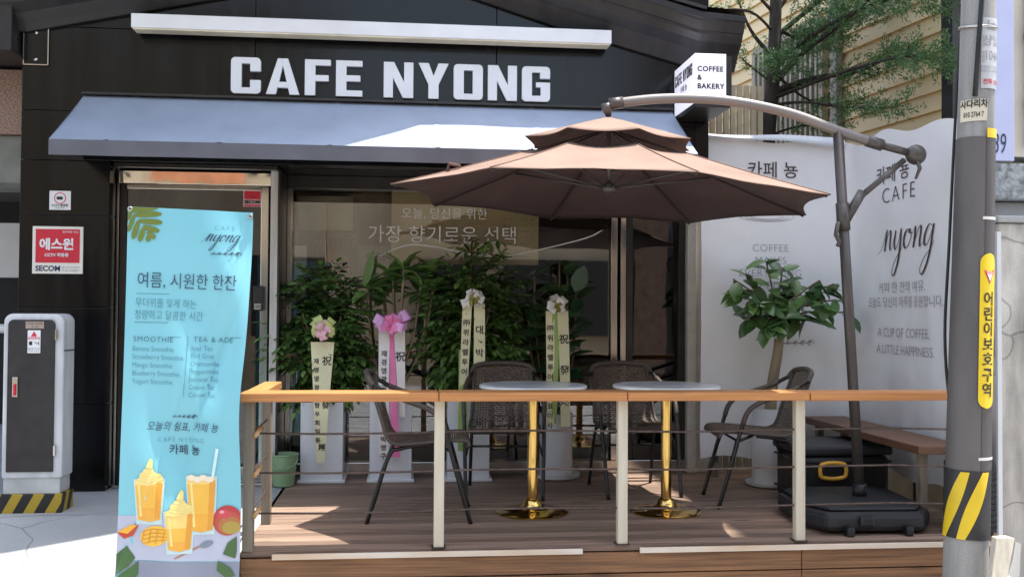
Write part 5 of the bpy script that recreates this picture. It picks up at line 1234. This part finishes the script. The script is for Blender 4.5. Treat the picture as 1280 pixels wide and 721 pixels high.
# plant four: rubber plant in a round pot
p4 = thing('potted_plant', 'rubber plant with large oval dark leaves in a round white pot', 'plant', (1.05, .33, D), 'potted plants along the shop window')
MB().lathe([(.112, .02), (.115, .03), (.118, .45), (.108, .45), (.106, .40), (.02, .40)], (1.05, .33, D), 36).build('pot', mat('planter_white', (.74, .75, .77)), p4, smooth=True, auto=40)
MB().lathe([(.14, .001), (.165, .008), (.172, .034), (.165, .034), (.12, .019)], (1.05, .33, D), 36).build('saucer', white_paint, p4, smooth=True, auto=40)
mb = MB()
for bx, bz in ((-.16, 1.72), (.02, 1.80), (.14, 1.6), (-.06, 1.55), (.08, 1.72), (-.2, 1.5)):
    base = Vector((1.05+bx*.3, .33, .7)); tip = Vector((1.05+bx, .33, bz))
    MB().tube(catmull([base, base.lerp(tip, .5)+Vector((bx*.2, 0, 0)), tip], 6), .008, 7).build('stem', stem_m, p4, smooth=True)
    for i in range(15):
        t = .22+.78*i/14; q = base.lerp(tip, t); az = i*2.3+bx*9; el = rnd.uniform(-.1, .7)
        d = Vector((math.cos(az)*math.cos(el), -abs(math.sin(az))*math.cos(el)*.55 if rnd.random() < .7 else math.sin(az)*.2, math.sin(el)))
        leafmesh(mb, q, d, Vector((0, -.6, 1))+rv()*.35, rnd.uniform(.15, .20), rnd.uniform(.08, .105), fold=.08, droop=.15)
leafmesh(mb, Vector((1.17, .26, 1.60)), Vector((.35, -.1, 1)), Vector((0, -1, .1)), .20, .125, fold=.05, droop=0)
mb.build('foliage', leaf_r, p4, fix=False, smooth=True)
# ficus standard at the right
p5 = thing('potted_tree', 'leafy green ficus with thick pale trunk in a round white pot before the cloth banner', 'plant', (2.44, -.10, D))
px5, py5 = 2.445, -.10
MB().lathe([(.118, .02), (.12, .03), (.122, .52), (.112, .52), (.110, .47), (.02, .47)], (px5, py5, D), 36).build('pot', mat('planter_white', (.74, .75, .77)), p5, smooth=True, auto=40)
MB().lathe([(.13, .001), (.155, .008), (.165, .03), (.158, .03), (.12, .019)], (px5, py5, D), 36).build('saucer', white_paint, p5, smooth=True, auto=40)
MB().tube(catmull([(px5, py5, .78), (px5+.02, py5, 1.0), (px5+.06, py5, 1.25), (px5+.05, py5, 1.42)], 5), [.040, .04, .039, .038, .037, .036, .035, .034, .034, .033, .032, .032, .031, .03, .028, .024], 14).build('trunk', bark_pale, p5, smooth=True)
mb = MB(); ct5 = Vector((px5+.05, py5, 1.42))
for i, (dx, dz) in enumerate(((-.26, .12), (-.18, .26), (-.08, .34), (.05, .30), (.14, .24), (.24, .22), (.30, .10), (-.22, -.02), (-.10, .08), (.08, .10), (.0, -.02), (.20, -.02), (-.30, .22), (.34, .20), (-.14, -.08), (.42, .02))):
    dx *= 1.15; dz = dz*1.1+.02
    tip = ct5+Vector((dx, rnd.uniform(-.16, .12), dz))
    MB().tube(catmull([ct5, ct5.lerp(tip, .5)+Vector((0, 0, .03)), tip], 5), .006, 6).build('twig', stem_m, p5, smooth=True)
    for j in range(9 if dx < .4 else 3):
        az = rnd.uniform(0, 6.3); d = Vector((math.cos(az)*.8+dx*1.2, math.sin(az)*.5-.25, rnd.uniform(-.9, .5)))
        leafmesh(mb, tip-Vector((dx, 0, dz))*.08*j, d, Vector((0, -.4, 1))+rv()*.35, rnd.uniform(.13, .19), rnd.uniform(.07, .10), fold=.1, droop=.18)
mb.build('foliage', leaf_f, p5, fix=False, smooth=True)

# ------------------------------------------------------------------ congratulation ribbons
def loop(mb, c, d, L, w, m=0):
    """one bow loop: a ribbon that leaves the knot, turns round and returns."""
    d = Vector(d).normalized(); s = d.cross(Vector((0, -1, 0)))
    if s.length < .1: s = Vector((1, 0, 0))
    s.normalize(); s = (s+Vector((0, -1, 0))*rnd.uniform(-.5, .5)).normalized(); n = s.cross(d).normalized(); n = n if n.y < 0 else -n; vs = []
    N = 14
    for i in range(N+1):
        t = i/N*math.pi*2; r = .5*(1-math.cos(t)); ww = w*(.35+.65*math.sin(t/2))
        q = Vector(c)+d*L*r+n*(.35*L*math.sin(t)*.6+.01)
        vs += [q+s*ww/2, q-s*ww/2]
    mb.add(vs, [(2*i, 2*i+1, 2*i+3, 2*i+2) for i in range(N)], m)
def ribbon(label, c, bowspec, tails, grp='congratulation ribbons on the planters'):
    t = thing('ribbon_bow', label, 'ribbon', c, grp); c = (c[0], c[1]-.05, c[2])
    mb = MB(); mats = []
    for dirs, L, w, m in bowspec:
        if m not in mats: mats.append(m)
        for d in dirs:
            jit = Vector((rnd.uniform(-.15, .15), -rnd.uniform(.05, .75), rnd.uniform(-.15, .15))); kk = rnd.uniform(.8, 1.1)
            loop(mb, Vector(c)+Vector((rnd.uniform(-.008, .008), -.028*mats.index(m)-rnd.uniform(0, .012), rnd.uniform(-.008, .008))), Vector(d)+jit, L*kk, w*kk, mats.index(m))
    mb.build('bow', mats, t, fix=False, smooth=True)
    for (x0t, x1t, x0b, x1b, zt, zb, m, texts, wav) in tails:
        yb = c[1]+.012
        f = lambda u, v, d=0: Vector((x0t+(x0b-x0t)*v+((x1t-x0t)*(1-v)+(x1b-x0b)*v)*u, yb+.015*v-.02*math.sin(v*3)+wav*math.sin(v*7+u)*.01-d, zt+(zb-zt)*v))
        o = MB().sheet(lambda u, v: f(u, v), 4, 40).build('tail', m, t, smooth=True)
        if texts:
            lm = MB()
            for s, u0, z0, dz, sz in texts:
                for i, chh in enumerate(s):
                    if chh == ' ': continue
                    zz_ = z0-dz*i; v = (zz_-zt)/(zb-zt); wd = (x1t-x0t)*(1-v)+(x1b-x0b)*v
                    put_text(lm, chh, sz, lambda a, b: f(u0+a/max(.02, wd), (zz_+b-zt)/(zb-zt), .003), 0, 0, weight=.0008)
            lm.build('lettering', ink, o, fix=False)
    return t
fan = lambda angs: [(math.cos(R_(a)), 0, math.sin(R_(a))) for a in angs]
ribbon('pale green and pink bow with one cream ribbon on the leftmost planter', (-.55, .14, 1.33),
       [(fan((160, 185, 140, 120, 205, 20, -5, 40, 60, -25)), .10, .055, mat('bow_lime', (.52, .56, .20), rough=.4)), (fan((170, 130, 95, 60, 30, 10, 250, 290, 330, 210)), .065, .05, mat('bow_blush', (.82, .48, .52), rough=.4))],
       [(-.632, -.478, -.585, -.535, 1.25, .45, rib_cream, [('祝', .72, 1.12, .1, .065), ('發', .78, .83, .1, .05), ('展', .6, .55, .1, .05), ('재경영광군향우회일동', .22, 1.12, .058, .038)], .6)])
ribbon('large pink and lilac bow with white and pink ribbons on the second planter', (-.10, .14, 1.37),
       [(fan((165, 25)), .14, .075, rib_lilac), (fan((180, 200, 150, 0, 340, 40)), .12, .06, rib_lilac), (fan((120, 95, 70, 50, 150, 175, 205, 230, 270, 310, 340, 10)), .075, .045, rib_pink)],
       [(-.185, -.112, -.18, -.115, 1.33, .50, rib_white, [('재경영광군향우회장 박영구', .5, 1.17, .057, .045)], .3), (-.115, -.085, -.10, -.035, 1.33, .48, rib_pink, [], .5), (-.085, -.01, -.045, -.005, 1.33, .75, rib_white, [('祝', .5, 1.15, .1, .07)], .2)])
ribbon('white and olive bow with two cream lettered ribbons on the third planter', (.445, .13, 1.545),
       [(fan((165, 140, 195, 220, 110, 20, 45, -15, -40, 70)), .08, .05, rib_white), (fan((90, 150, 30, 250, 290)), .045, .03, mat('bow_olive', (.25, .23, .04), rough=.4))],
       [(.375, .438, .345, .40, 1.51, .70, rib_cream, [('㈜위라벨투어 대표', .5, 1.38, .066, .046)], .3), (.35, .40, .35, .42, 1.2, .52, rib_green, [], .4), (.452, .525, .45, .53, 1.51, .80, rib_cream, [('대박나세요', .5, 1.33, .155, .062)], .2)])
ribbon('white and olive bow with cream ribbons on the round pot rubber plant', (1.01, .13, 1.50),
       [(fan((165, 140, 195, 220, 110, 20, 45, -15, -40, 70)), .082, .052, rib_white), (fan((90, 150, 30, 250, 290)), .045, .03, mat('bow_olive', (.25, .23, .04)))],
       [(.94, 1.0, .95, 1.0, 1.465, .69, rib_cream, [('㈜위라벨투어 대표이사', .5, 1.345, .066, .046)], .3), (.985, 1.035, .985, 1.02, 1.46, .70, rib_green, [], .4), (1.02, 1.095, 1.05, 1.115, 1.465, .68, rib_cream, [('祝發展', .5, 1.27, .21, .068)], .2)])
